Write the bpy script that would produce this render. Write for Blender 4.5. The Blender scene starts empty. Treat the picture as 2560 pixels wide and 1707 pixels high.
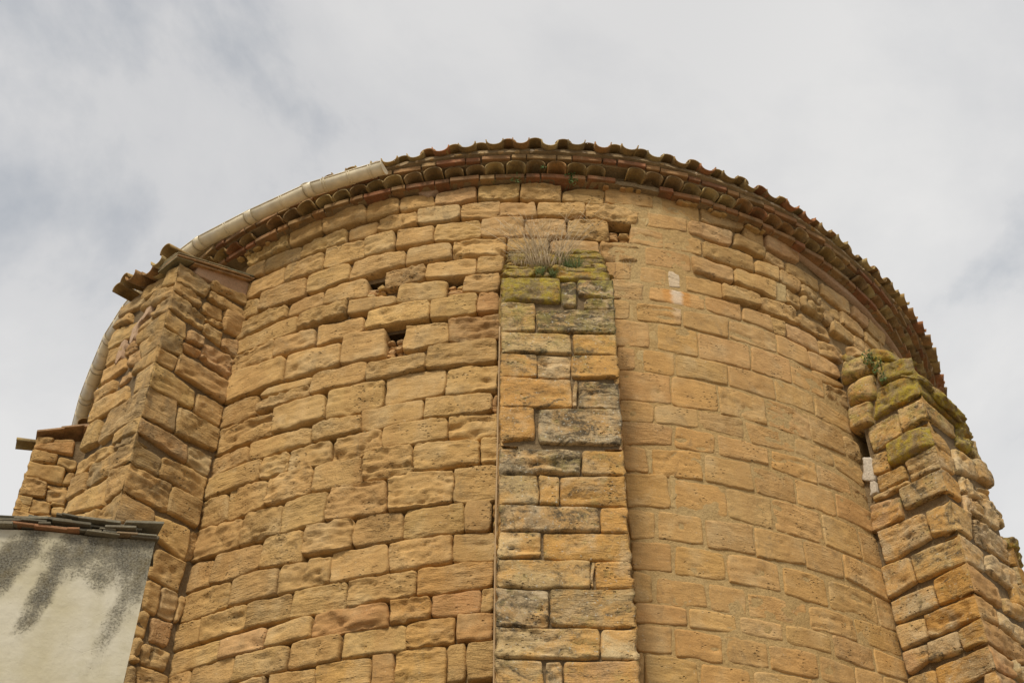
import bpy, math, random
import numpy as np
from mathutils import Matrix, Vector

rnd = random.Random(7)
rng = np.random.default_rng(7)
C = bpy.context.scene.collection
SC = bpy.context.scene
R = math.radians

# ------------------------------------------------------------------ camera
cam_d = bpy.data.cameras.new('camera'); cam = bpy.data.objects.new('camera', cam_d); C.objects.link(cam)
cam_d.sensor_width = 36.0; cam_d.lens = 3029.3 / 2560 * 36.0; cam_d.clip_end = 3000
cam.matrix_world = Matrix.Translation((0, 0, 1.6)) @ Matrix.Rotation(math.pi / 2 + 0.705, 4, 'X') @ Matrix.Rotation(0.0066, 4, 'Z')
SC.camera = cam

# ------------------------------------------------------------------ world: thin cloud layer over a daylight sky
SUN_EL, SUN_AZ = R(52), R(198)            # azimuth clockwise from +Y: behind the camera, to its left
world = bpy.data.worlds.new('World'); SC.world = world; world.use_nodes = True
nt = world.node_tree; nt.nodes.clear()
def WN(t, **k):
    n = nt.nodes.new(t)
    for a, b in k.items(): setattr(n, a, b)
    return n
sky = WN('ShaderNodeTexSky', sky_type='NISHITA', sun_disc=False, sun_elevation=SUN_EL, sun_rotation=SUN_AZ)
bg_sky = WN('ShaderNodeBackground'); bg_sky.inputs['Strength'].default_value = 0.09
nt.links.new(sky.outputs[0], bg_sky.inputs['Color'])
tc = WN('ShaderNodeTexCoord')
mp = WN('ShaderNodeMapping'); mp.inputs['Scale'].default_value = (1.0, 1.0, 1.5); mp.inputs['Location'].default_value = (5.42, 2.2, 0.1)
nt.links.new(tc.outputs['Generated'], mp.inputs['Vector'])
nz = WN('ShaderNodeTexNoise'); nz.inputs['Scale'].default_value = 2.3; nz.inputs['Detail'].default_value = 8; nz.inputs['Roughness'].default_value = 0.56; nz.inputs['Distortion'].default_value = 0.25
nt.links.new(mp.outputs[0], nz.inputs['Vector'])
nz2 = WN('ShaderNodeTexNoise'); nz2.inputs['Scale'].default_value = 1.1; nz2.inputs['Detail'].default_value = 2
nt.links.new(mp.outputs[0], nz2.inputs['Vector'])
cr = WN('ShaderNodeValToRGB')
e = cr.color_ramp.elements
e[0].position = 0.38; e[0].color = (0.43, 0.45, 0.475, 1)
e[1].position = 0.58; e[1].color = (0.695, 0.685, 0.668, 1)
m = cr.color_ramp.elements.new(0.46); m.color = (0.615, 0.612, 0.608, 1)
nt.links.new(nz.outputs[0], cr.inputs[0])
cr2 = WN('ShaderNodeValToRGB')
cr2.color_ramp.elements[0].position = 0.35; cr2.color_ramp.elements[0].color = (0.86, 0.86, 0.87, 1)
cr2.color_ramp.elements[1].position = 0.65; cr2.color_ramp.elements[1].color = (1, 1, 1, 1)
nt.links.new(nz2.outputs[0], cr2.inputs[0])
mul = WN('ShaderNodeMixRGB', blend_type='MULTIPLY'); mul.inputs[0].default_value = 1
nt.links.new(cr.outputs[0], mul.inputs[1]); nt.links.new(cr2.outputs[0], mul.inputs[2])
bg_cl = WN('ShaderNodeBackground'); bg_cl.inputs['Strength'].default_value = 0.53
nt.links.new(mul.outputs[0], bg_cl.inputs['Color'])
mx = WN('ShaderNodeMixShader'); mx.inputs[0].default_value = 0.95
wo = WN('ShaderNodeOutputWorld')
nt.links.new(bg_sky.outputs[0], mx.inputs[1]); nt.links.new(bg_cl.outputs[0], mx.inputs[2]); nt.links.new(mx.outputs[0], wo.inputs[0])

sun_d = bpy.data.lights.new('sun', 'SUN'); sun = bpy.data.objects.new('sun', sun_d); C.objects.link(sun)
sun_d.energy = 1.5; sun_d.angle = R(12); sun_d.color = (1.0, 0.92, 0.785)
sd = Vector((math.sin(SUN_AZ) * math.cos(SUN_EL), math.cos(SUN_AZ) * math.cos(SUN_EL), math.sin(SUN_EL)))
sun.rotation_euler = (-sd).to_track_quat('-Z', 'Y').to_euler()
SC.view_settings.view_transform = 'Standard'; SC.view_settings.look = 'None'
SC.view_settings.exposure = 1.18; SC.view_settings.gamma = 1.0; SC.view_settings.use_curve_mapping = False

# ------------------------------------------------------------------ traced stone layout (mm): kind, then s z of TL TR BR BL on its wall face
WALL_L = '''y -2448 8879 -2175 8890 -2140 8716 -2460 8727
n -2712 8952 -2526 8987 -2493 8837 -2709 8871
n -2148 8890 -1804 8870 -1783 8706 -2126 8709
n -1790 8875 -1400 8864 -1378 8682 -1774 8699
n -1375 8888 -1104 8848 -1095 8692 -1366 8667
n -1091 8852 -812 8833 -798 8694 -1085 8690
p -784 8814 -462 8859 -451 8707 -786 8689
n -444 8846 -119 8853 -117 8686 -443 8706
n -103 8859 218 8834 216 8673 -107 8679
y 235 8801 569 8864 558 8664 234 8669
n -2620 8706 -2388 8691 -2383 8524 -2626 8599
n -2364 8709 -1996 8642 -1985 8500 -2384 8541
n -1964 8634 -1542 8634 -1532 8491 -1979 8503
n -1514 8627 -1270 8640 -1265 8499 -1524 8495
n -1250 8655 -943 8658 -934 8509 -1258 8502
g -925 8694 -586 8669 -579 8518 -924 8503
n -569 8660 -272 8689 -268 8504 -569 8511
p -255 8634 23 8638 22 8489 -262 8502
n 36 8638 399 8652 401 8521 35 8501
n 407 8640 841 8663 811 8483 409 8503
n -2497 8493 -2135 8478 -2127 8293 -2488 8327
n -2117 8482 -1741 8466 -1728 8271 -2120 8289
n -1718 8479 -1374 8474 -1365 8262 -1724 8276
n -1362 8476 -1121 8484 -1106 8279 -1357 8265
n -1092 8501 -792 8470 -787 8279 -1092 8288
n -773 8482 -415 8483 -413 8287 -776 8285
p -406 8480 -86 8485 -83 8272 -400 8295
p -68 8464 253 8453 255 8266 -69 8286
n 272 8464 601 8480 592 8281 262 8266
n -2495 8310 -2375 8255 -2368 8083 -2506 8101
n -2338 8282 -1877 8238 -1877 8032 -2361 8088
n -1852 8246 -1474 8235 -1472 8053 -1865 8065
n -1447 8239 -1003 8243 -998 8073 -1468 8056
n -982 8243 -639 8246 -632 8075 -994 8065
n -624 8253 -217 8267 -224 8063 -624 8080
n -204 8241 104 8249 94 8118 -203 8115
p 130 8249 503 8261 510 8122 144 8107
n 516 8253 824 8224 788 8068 530 8036
n -2464 8060 -2039 8038 -2034 7894 -2495 7854
n -2000 7995 -1693 8024 -1697 7870 -2017 7880
n -1662 8029 -1307 8014 -1290 7829 -1683 7871
n -1168 8041 -833 8031 -831 7888 -1172 7872
n -813 8041 -446 8051 -445 7884 -824 7887
n -431 8058 -228 8054 -233 7876 -431 7883
n -2281 7852 -1896 7845 -1902 7696 -2359 7703
n -1874 7856 -1463 7843 -1459 7684 -1890 7691
n -1439 7830 -1049 7759 -1055 7681 -1451 7680
n -1033 7862 -661 7861 -654 7684 -1046 7682
n -525 7870 -262 7873 -260 7695 -541 7705
n -2520 7664 -2107 7682 -2102 7481 -2512 7456
n -2091 7680 -1719 7647 -1709 7465 -2098 7480
n -1692 7649 -1291 7620 -1290 7470 -1691 7459
n -1256 7656 -791 7675 -785 7496 -1277 7469
n -780 7661 -431 7694 -426 7499 -776 7490
r -420 7693 -267 7691 -259 7511 -416 7493
n -1929 7433 -1468 7418 -1459 7206 -1945 7206
n -1445 7454 -1106 7451 -1078 7186 -1449 7201
n -981 7459 -638 7438 -630 7251 -972 7203
r -627 7456 -251 7462 -253 7236 -623 7244
n -2492 7520 -1963 7441 -1951 7206 -2533 7250
y -2107 7198 -1685 7160 -1701 7082 -2148 7125
n -1660 7169 -1233 7175 -1235 6983 -1684 6992
n -1228 7134 -792 7157 -789 7012 -1225 6981
n -780 7218 -275 7231 -270 7007 -777 7015
n -2533 7209 -2195 7180 -2194 6981 -2535 6996
n -2152 7095 -1699 7082 -1690 6980 -2179 6998
n -1511 6967 -1085 6971 -1085 6734 -1518 6720
n -1066 6982 -638 6999 -631 6757 -1067 6734
n -624 6997 -253 6992 -260 6758 -623 6758
n -2492 6991 -2006 6953 -2000 6751 -2492 6756
n -1985 6961 -1545 6946 -1525 6722 -1972 6720
n -1602 6696 -1234 6699 -1228 6549 -1613 6538
n -1219 6706 -783 6740 -778 6566 -1218 6542
n -773 6740 -298 6744 -296 6585 -770 6570
r -287 6727 -260 6731 -258 6594 -285 6590
n -2500 6733 -2194 6707 -2169 6550 -2502 6564
n -2153 6719 -1627 6680 -1623 6536 -2148 6550
n -1401 6526 -1060 6532 -1063 6353 -1431 6340
n -1052 6548 -606 6556 -604 6381 -1055 6364
n -599 6576 -258 6577 -258 6378 -595 6385
n -2487 6541 -2035 6539 -2029 6349 -2497 6371
n -2012 6533 -1794 6515 -1782 6336 -2025 6355
n -1773 6516 -1450 6522 -1440 6329 -1775 6336
n -1177 6344 -837 6363 -825 6128 -1179 6116
n -1550 6328 -1198 6328 -1187 6109 -1551 6107
n -820 6361 -379 6363 -378 6155 -815 6129
n -366 6368 -255 6372 -253 6159 -370 6155
n -2499 6351 -2321 6348 -2273 6094 -2486 6132
n -2292 6360 -1944 6331 -1940 6121 -2267 6097
n -1918 6333 -1566 6328 -1556 6100 -1939 6119
n -1400 6107 -1005 6103 -986 5850 -1412 5851
n -983 6122 -544 6128 -547 5880 -965 5849
n -530 6131 -256 6144 -257 5871 -531 5876
n -2515 6113 -2102 6062 -2111 5837 -2575 5866
n -2088 6102 -1758 6067 -1755 5826 -2105 5841
n -1747 6093 -1421 6092 -1419 5840 -1753 5835
n -1550 5846 -1209 5832 -1202 5615 -1550 5607
n -1195 5835 -876 5841 -868 5625 -1195 5617
n -860 5855 -469 5866 -464 5654 -858 5628
n -458 5871 -295 5871 -291 5647 -454 5644
n -2568 5849 -2333 5825 -2329 5606 -2564 5623
n -2308 5841 -1891 5807 -1897 5605 -2323 5609
n -1871 5830 -1564 5821 -1550 5596 -1888 5602
n -1699 5587 -1339 5581 -1335 5387 -1721 5386
n -1329 5604 -955 5611 -942 5403 -1325 5388
n -941 5612 -540 5629 -533 5437 -931 5406
n -529 5636 -262 5638 -262 5442 -523 5433
n -2519 5605 -2117 5591 -2121 5392 -2531 5390
n -2093 5590 -1730 5581 -1728 5382 -2105 5395
n -1584 5378 -1209 5380 -1212 5185 -1584 5184
n -1192 5379 -758 5396 -753 5216 -1192 5187
o -742 5398 -271 5428 -273 5253 -737 5220
n -2542 5384 -2343 5372 -2338 5201 -2560 5199
n -2313 5372 -1946 5367 -1944 5194 -2333 5201
n -1928 5373 -1593 5364 -1589 5183 -1938 5198
r -1404 5177 -917 5185 -910 5033 -1406 5024
o -906 5196 -658 5207 -656 5059 -900 5047
r -645 5209 -346 5233 -346 5071 -643 5067
n -336 5240 -263 5243 -261 5086 -332 5081
n -2520 5188 -2138 5169 -2125 5022 -2525 5022
p -2122 5167 -1756 5163 -1759 5011 -2124 5033
n -1735 5155 -1427 5177 -1415 5026 -1745 5021
n -1190 5018 -802 5030 -792 4868 -1197 4848
o -787 5038 -496 5059 -498 4886 -783 4874
r -485 5068 -265 5072 -272 4898 -485 4892
n -2553 5017 -2357 5011 -2338 4856 -2589 4891
n -2337 5024 -1982 5017 -1970 4835 -2331 4866
n -1959 5014 -1560 5004 -1563 4839 -1967 4839
n -1543 5010 -1217 5018 -1209 4852 -1551 4842
o -1351 4827 -1008 4842 -994 4624 -1337 4629
r -997 4850 -864 4851 -847 4610 -982 4619
o -849 4861 -543 4874 -532 4616 -831 4602
n -532 4878 -431 4883 -424 4657 -529 4643
n -416 4889 -254 4891 -250 4656 -414 4647
n -1941 4824 -1710 4824 -1706 4698 -1952 4720
n -1681 4825 -1364 4822 -1349 4631 -1672 4635'''
WALL_R = '''n 582 8852 963 8847 961 8714 573 8698
n 1053 8860 1390 8887 1376 8700 1049 8695
n 1411 8885 1826 8923 1816 8807 1389 8702
n 1839 8897 2045 8878 2038 8733 1829 8735
p 2065 8873 2462 8887 2445 8774 2051 8709
p 916 8643 1259 8680 1248 8541 911 8493
p 1273 8672 1703 8718 1667 8551 1258 8522
e 1726 8724 2032 8699 1999 8589 1688 8591
e 2045 8675 2269 8672 2227 8542 2012 8565
n 2271 8671 2690 8718 2669 8569 2253 8538
n 2719 8708 3155 8743 3119 8568 2696 8552
p 3186 8723 3468 8762 3418 8604 3145 8569
n 3521 8782 3882 8819 3806 8657 3450 8609
p 765 8439 1029 8442 1019 8280 750 8269
n 1044 8470 1371 8486 1359 8321 1035 8285
n 1385 8479 1866 8505 1857 8335 1374 8326
n 1896 8504 2149 8527 2134 8372 1874 8340
n 2165 8521 2386 8508 2365 8377 2146 8378
e 2408 8518 2671 8506 2666 8415 2387 8389
e 2690 8495 2913 8485 2895 8357 2677 8377
n 2965 8516 3299 8512 3264 8383 2940 8365
n 3327 8511 3659 8573 3590 8423 3284 8362
p 877 8244 1248 8271 1236 8092 859 8063
p 1265 8269 1636 8274 1618 8113 1249 8086
n 1653 8289 2077 8340 2047 8131 1634 8124
e 2196 8327 2368 8316 2350 8163 2170 8159
e 2394 8344 2621 8314 2611 8205 2373 8215
e 2661 8349 2913 8352 2894 8223 2635 8216
n 2934 8347 3172 8342 3155 8227 2915 8217
n 3084 8316 3445 8391 3308 8224 3049 8177
p 544 8023 744 8036 729 7879 565 7859
p 818 8015 1021 8033 1007 7872 803 7875
w 1043 8040 1135 8042 1132 7890 1034 7875
n 1186 8027 1496 8059 1493 7909 1183 7876
n 1507 8059 1867 8087 1865 7964 1498 7908
n 1883 8087 2220 8128 2308 8004 1869 7956
e 2332 8136 2684 8145 2685 8016 2318 7999
n 2744 8279 3041 8290 3039 8189 2727 8152
p 577 7858 825 7843 799 7680 574 7684
n 874 7827 1326 7865 1317 7723 864 7692
r 1338 7862 1659 7899 1644 7733 1325 7723
g 1678 7881 1953 7914 1959 7753 1658 7747
n 1969 7914 2101 7927 2090 7758 1967 7747
p 2123 7931 2480 7957 2473 7775 2108 7764
n 2497 7945 2828 7995 2806 7858 2480 7776
p 562 7646 700 7638 693 7478 568 7465
n 763 7641 1116 7662 1100 7498 757 7472
n 1128 7652 1514 7699 1491 7503 1124 7499
g 1529 7684 1967 7727 1951 7537 1512 7512
p 1979 7726 2304 7742 2306 7545 1963 7537
p 2321 7736 2686 7761 2669 7621 2317 7548
n 2320 7529 2657 7595 2652 7547 2345 7442
p 572 7450 842 7447 826 7219 575 7211
o 904 7461 1222 7469 1209 7227 892 7231
p 1235 7466 1668 7490 1661 7260 1221 7225
p 1700 7489 2064 7515 2050 7280 1672 7259
n 2078 7501 2428 7479 2411 7298 2064 7290
p 588 7185 717 7189 711 7003 587 6991
o 783 7193 1016 7201 1001 7003 775 6997
n 1033 7200 1441 7217 1435 7034 1021 7005
n 1457 7216 1856 7234 1853 7038 1444 7032
n 1877 7236 2248 7252 2244 7073 1862 7036
e 2442 7460 2683 7502 2678 7305 2433 7299
n 2275 7233 2651 7211 2647 7082 2258 7061
r 587 6976 964 6986 954 6744 583 6721
o 978 6983 1328 6997 1321 6760 967 6733
n 1339 6997 1740 7015 1728 6775 1334 6755
r 1764 7006 2152 7035 2152 6790 1750 6772
n 2160 7026 2520 7035 2532 6819 2164 6790
e 2539 7007 2673 6995 2654 6819 2546 6829
n 582 6709 811 6710 812 6554 582 6546
g 832 6703 1151 6734 1151 6582 830 6556
g 1163 6725 1517 6737 1500 6574 1159 6588
n 1537 6732 1958 6752 1946 6606 1562 6556
n 1978 6748 2343 6762 2352 6635 1963 6602
n 2359 6757 2640 6772 2643 6600 2372 6635
r 582 6532 941 6536 933 6388 581 6345
o 970 6542 1264 6544 1249 6387 954 6362
n 1283 6549 1693 6544 1686 6411 1278 6381
o 1730 6544 2137 6586 2128 6404 1716 6390
n 2152 6580 2488 6576 2495 6444 2142 6416
e 2511 6562 2668 6536 2657 6432 2510 6448
r 584 6333 732 6311 749 6129 583 6136
o 784 6318 1140 6357 1127 6141 783 6116
n 1169 6352 1527 6369 1525 6150 1155 6135
n 1542 6346 1883 6358 1880 6164 1551 6149
n 1899 6364 2281 6389 2265 6193 1902 6158
r 2299 6396 2656 6393 2636 6209 2278 6196
o 589 6099 877 6116 875 5879 584 5852
o 926 6096 1283 6120 1287 5890 911 5873
g 1297 6113 1650 6116 1645 5883 1299 5889
n 1666 6121 2084 6147 2081 5906 1665 5881
n 2108 6144 2461 6153 2463 5911 2098 5902
n 2482 6139 2666 6167 2650 5927 2483 5911
n 587 5825 758 5817 749 5632 592 5619
n 793 5826 1085 5833 1084 5647 778 5633
g 1116 5824 1462 5862 1457 5649 1114 5626
n 1480 5851 1876 5868 1867 5677 1469 5635
n 1891 5862 2226 5887 2212 5681 1874 5656
o 2252 5875 2623 5881 2612 5664 2231 5685
r 595 5593 856 5599 848 5401 601 5405
o 890 5590 1215 5596 1212 5412 873 5389
n 1248 5598 1622 5616 1620 5416 1242 5397
o 1667 5608 2009 5604 2013 5409 1649 5412
n 2050 5607 2503 5652 2492 5423 2029 5407
n 2519 5638 2705 5652 2678 5446 2521 5431
n 594 5375 708 5357 704 5182 587 5184
r 748 5347 1052 5341 1058 5190 735 5174
n 1093 5358 1337 5358 1334 5195 1084 5188
o 1358 5344 1803 5372 1790 5223 1351 5187
n 1828 5370 2213 5382 2223 5227 1818 5210
o 2238 5384 2673 5430 2678 5266 2242 5230
r 594 5156 913 5154 908 5050 590 5033
n 939 5158 1250 5161 1245 5052 927 5033
n 1282 5163 1580 5179 1581 5065 1277 5056
n 1614 5177 1965 5190 1966 5065 1604 5059
n 1996 5207 2359 5206 2347 5049 1996 5053
o 2379 5212 2680 5230 2677 5091 2373 5054
g 593 5014 811 5016 801 4850 587 4851
o 835 5010 1131 5006 1120 4839 824 4838
n 1157 5011 1446 5016 1440 4852 1151 4851
o 1464 5015 1820 5026 1821 4870 1453 4853
r 1846 5023 2133 5014 2123 4880 1840 4864
n 2151 5019 2404 5043 2404 4909 2138 4875
n 2418 5035 2655 5064 2647 4933 2418 4904
n 593 4829 624 4831 614 4588 580 4586
n 633 4828 948 4802 946 4620 622 4605
o 981 4798 1294 4805 1289 4638 962 4622
n 1330 4811 1753 4843 1732 4687 1311 4641'''
CB = '''m -414 7378 -24 7397 -20 7178 -422 7166
k -13 7363 89 7368 88 7143 -14 7152
k 103 7396 326 7393 319 7228 103 7245
k 152 7213 318 7221 319 7127 140 7126
v -422 7157 -200 7167 -192 6907 -419 6900
k -184 7101 319 7125 324 6918 -180 6898
v -419 6892 44 6892 44 6721 -417 6720
o 58 6887 332 6899 334 6728 59 6722
o -417 6705 -192 6705 -191 6521 -420 6517
l -180 6699 39 6709 32 6524 -182 6521
o 43 6709 338 6722 338 6537 36 6521
o -420 6509 33 6500 32 6275 -417 6274
l 47 6494 73 6496 66 6277 39 6275
k 85 6490 326 6482 332 6281 76 6271
o -417 6265 -206 6266 -204 6027 -414 6002
k -177 6255 334 6276 327 6009 -177 5995
k -420 5939 76 5947 74 5772 -396 5755
o 90 5942 344 5946 337 5770 83 5770
v -418 5746 -187 5755 -187 5546 -416 5543
n -181 5749 -58 5749 -60 5545 -180 5546
o -49 5749 341 5763 338 5551 -51 5545
k -416 5533 172 5535 173 5365 -415 5355
o 184 5533 340 5538 341 5367 180 5365
v -414 5350 -179 5353 -178 5189 -410 5178
o -159 5349 342 5360 342 5176 -157 5174
v -407 5159 108 5175 104 4999 -414 4985
l 115 5161 131 5162 126 5000 112 4999
o 139 5167 346 5173 343 4999 136 4993
k -418 4974 -134 4978 -137 4750 -416 4742
v -124 4983 344 4990 339 4759 -127 4750
v -419 4731 142 4743 138 4569 -419 4562
l 157 4738 341 4739 339 4566 150 4567
v -416 4541 -176 4550 -167 4342 -416 4335
k -152 4539 -72 4548 -72 4344 -155 4342
p -56 4549 341 4555 338 4355 -57 4344'''
LBR = '''c 16 8237 307 8214 284 8080 8 8058
n 308 8278 637 8347 655 8247 316 8204
c 45 8077 257 8038 256 7945 35 7969
n 301 8170 650 8195 653 8102 306 8079
c 32 7952 322 7897 327 7772 10 7778
n 291 8046 451 8077 473 7967 280 7930
n 478 8087 667 8104 660 7905 503 7887
c 10 7748 170 7729 201 7587 7 7614
n 340 7917 494 7935 502 7894 329 7864
n 333 7844 496 7852 509 7717 339 7750
n 221 7688 345 7687 350 7601 215 7589
c 4 7568 167 7558 191 7422 -12 7386
r 182 7550 349 7572 348 7510 196 7476
n 521 7800 645 7869 651 7688 524 7712
n 358 7662 634 7662 655 7448 354 7502
c -8 7368 168 7387 170 7276 -1 7254
n 179 7443 645 7425 634 7230 185 7270
c -5 7220 373 7203 385 7025 8 7027
n 406 7208 636 7187 637 7012 407 7025
c 7 7007 254 7021 278 6773 5 6756
n 278 6982 636 6981 648 6791 285 6751
c 8 6728 403 6712 420 6569 -7 6615
n 425 6716 616 6724 622 6547 438 6566
c 5 6535 218 6514 238 6368 1 6370
n 235 6516 616 6537 627 6341 245 6369
c 4 6340 353 6338 365 6129 -3 6122
n 357 6333 623 6322 608 6113 367 6131
c -4 6100 257 6075 288 5917 1 5869
n 269 6056 573 6073 576 5827 293 5906
n 582 6080 638 6078 644 5877 584 5837
n 358 5827 598 5827 580 5587 338 5620
n 339 5586 443 5579 451 5372 352 5382
n 461 5574 575 5576 585 5382 464 5384
n 595 5581 645 5578 624 5391 594 5382
n 345 5367 404 5342 400 5195 344 5198
n 426 5348 575 5363 572 5200 447 5201
n 343 5177 390 5154 397 5018 348 5012
n 403 5170 607 5163 591 5029 415 5025
n 397 5004 617 5001 623 4834 421 4833
n 342 4984 388 4978 400 4826 349 4830'''
LBL = '''c -27 8205 150 8248 200 8105 -12 8053
n 165 8233 488 8280 501 8144 223 8119
c -73 8000 202 8083 439 7990 -50 7907
n 437 8185 791 8236 786 8121 486 8072
n 580 8062 762 8100 809 8022 565 7963
n 417 7898 801 7989 782 7780 416 7757
n 203 7823 361 7800 386 7725 204 7741
c -50 7895 188 7920 211 7790 -16 7740
c -9 7734 350 7675 331 7577 -5 7570
n 564 7717 770 7758 783 7616 560 7599
n 381 7655 490 7617 485 7558 358 7562
c 0 7558 262 7553 219 7372 23 7407
n 465 7544 784 7587 776 7430 438 7418
n 260 7520 441 7532 414 7412 242 7384
c 15 7381 297 7385 311 7283 9 7252
n 351 7354 470 7361 477 7257 338 7266
c 10 7229 204 7221 169 7015 -11 7020
n 525 7347 783 7383 775 7245 533 7241
n 340 7195 761 7228 763 7041 279 7024
c -5 6996 474 7019 515 6748 -5 6751
n 591 6999 747 7001 764 6787 555 6766
c 10 6746 295 6722 298 6634 20 6611
n 329 6653 760 6693 775 6582 305 6560
c 14 6626 286 6688 265 6574 -7 6535
c 52 6534 559 6543 543 6381 0 6369
n 574 6527 790 6556 775 6376 552 6367
c -8 6334 254 6380 189 6104 11 6132
n 247 6325 741 6347 752 6223 234 6106
c 11 6105 217 6071 271 6005 -7 5870
n 242 6075 615 6139 601 6010 265 5956'''
RBL = '''g 422 7822 512 7879 529 7744 398 7718
v 361 7683 561 7750 613 7555 366 7542
m 56 7435 281 7501 307 7357 -12 7290
m 142 7588 296 7714 321 7581 124 7493
m -8 7285 324 7339 415 7109 -2 7102
n 341 7491 572 7494 593 7322 370 7279
n 419 7262 599 7289 617 7088 429 7089
v 223 7055 484 7054 486 6842 225 6852
v -26 7047 209 7065 212 6867 -13 6895
m -16 6809 352 6817 368 6644 -10 6646
n 366 6788 493 6811 520 6648 376 6637
v -10 6629 255 6631 240 6458 -5 6450
n 270 6602 492 6620 506 6494 273 6494
v -11 6431 350 6437 340 6261 -1 6261
n 268 6468 557 6486 567 6440 263 6437
p 357 6382 603 6420 626 6204 374 6214
l 211 6174 592 6194 586 5934 209 5975
v -21 6159 188 6173 196 5974 0 5946
l 397 5909 621 5917 621 5679 390 5711
v -14 5889 383 5918 378 5706 -5 5704
l 280 5650 599 5648 609 5485 279 5487
u -12 5683 261 5681 265 5486 1 5486
n 393 5446 605 5462 605 5283 401 5293
u -11 5454 380 5454 387 5296 -7 5302
p 420 5267 603 5270 595 5110 435 5152
v 187 5268 409 5267 429 5135 186 5138
u -12 5284 178 5269 175 5134 -6 5124
n 404 5081 602 5084 621 4969 423 4903
u -6 5097 388 5084 409 4898 0 4942
u 0 4927 78 4927 106 4797 13 4766'''
RBR = '''m 30 7306 250 7189 265 7112 15 7112
m 138 7277 673 7274 702 7085 275 7118
n 18 7072 415 7021 422 6918 34 6916
n 46 6841 245 6771 245 6654 29 6661
m 502 7065 688 7055 638 6876 428 6862
v 708 7054 748 6868 723 6815 636 6865
o 23 6646 252 6645 216 6494 19 6460
l 325 6771 709 6786 678 6653 249 6527
o 33 6448 230 6422 209 6264 5 6262
l 296 6530 690 6577 744 6457 267 6363
l 276 6348 507 6358 535 6288 196 6139
n 44 6170 273 6185 195 5954 3 5948
l 270 6311 476 6344 550 6190 288 6211
l 487 6430 723 6475 713 6250 498 6314
l 290 6163 738 6199 749 5991 312 5961
l 37 5911 293 5888 242 5706 10 5708
l 390 5918 725 5912 751 5712 307 5774
r 28 5689 400 5656 378 5508 5 5486
l 437 5598 721 5623 696 5517 429 5488
r 32 5470 264 5445 240 5311 17 5307
l 300 5450 627 5438 579 5301 274 5337
r 36 5302 530 5257 465 5119 15 5126
r 27 5108 281 5089 275 4967 10 4944
l 308 5106 442 5093 391 4980 314 5002
r 11 4928 268 4949 221 4831 -30 4752'''
FL = '''n 15 7981 138 8013 129 7954 21 7898
n 145 8015 296 8036 307 7991 137 7953
r 31 7906 312 8030 333 7876 34 7864
n 17 7856 200 7847 215 7754 24 7742
n 225 7817 374 7827 372 7710 226 7738
n 20 7728 297 7716 312 7560 30 7572
n 322 7685 390 7697 392 7561 324 7554
n 20 7557 195 7537 208 7393 27 7388
n 206 7531 361 7536 363 7500 207 7499
n 205 7477 373 7517 380 7363 219 7378
n 24 7372 271 7343 282 7236 18 7230
n 275 7353 381 7360 384 7338 279 7326
n 292 7311 389 7327 398 7228 303 7238
n 22 7216 163 7205 173 7109 28 7076
n 172 7194 300 7223 314 7107 183 7094'''
HOLES = '''n -1293 7997 -1179 7953 -1164 7771 -1285 7797
n -647 7898 -541 7870 -541 7666 -642 7676
n -1091 7439 -994 7430 -972 7175 -1080 7197
n 604 8449 753 8459 742 8275 597 8267
n -2478 7840 -2380 7843 -2376 7723 -2474 7696'''
PATCH = '''n 986 8894 1059 8886 1035 8659 891 8472
n 843 8672 908 8636 899 8475 824 8469
n 2091 8335 2196 8345 2166 8154 2048 8124
n 701 7661 761 7644 755 7478 697 7476
n 851 7464 902 7463 890 7230 833 7218
n 749 8033 810 8009 791 7880 735 7884
n 727 7187 776 7188 772 7003 715 7001
n 727 6313 780 6314 782 6121 751 6128
n 883 6111 925 6109 904 5867 877 5872
n 878 6111 924 6098 910 5868 877 5877'''
WHITE = '''n 495 6809 571 6833 631 6652 545 6614
n 507 6605 564 6638 589 6484 513 6515'''

def parse(t):
    out = []
    for l in t.strip().split('\n'):
        f = l.split(); v = [int(a) / 1000 for a in f[1:9]]
        out.append((f[0], [(v[i], v[i + 1]) for i in (0, 2, 4, 6)]))
    return out

# ------------------------------------------------------------------ numpy noise
_P = np.random.default_rng(3).permutation(512); _P = np.concatenate([_P, _P, _P])
_V = np.random.default_rng(4).uniform(-1, 1, 512)
def vnoise(p):
    i = np.floor(p).astype(int); f = p - i; f = f * f * f * (f * (f * 6 - 15) + 10)
    i = i & 511
    def g(a, b, c): return _V[_P[(_P[(_P[(i[..., 0] + a) & 511] + i[..., 1] + b) & 511] + i[..., 2] + c) & 511] & 511]
    x, y, z = f[..., 0], f[..., 1], f[..., 2]
    l = lambda a, b, t: a + (b - a) * t
    return l(l(l(g(0,0,0), g(1,0,0), x), l(g(0,1,0), g(1,1,0), x), y), l(l(g(0,0,1), g(1,0,1), x), l(g(0,1,1), g(1,1,1), x), y), z)
def fbm(p, o=3):
    s = 0; a = 1.0
    for k in range(o): s = s + a * vnoise(p * (2.03 ** k) + 17.3 * k); a *= 0.5
    return s / 1.6

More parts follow.
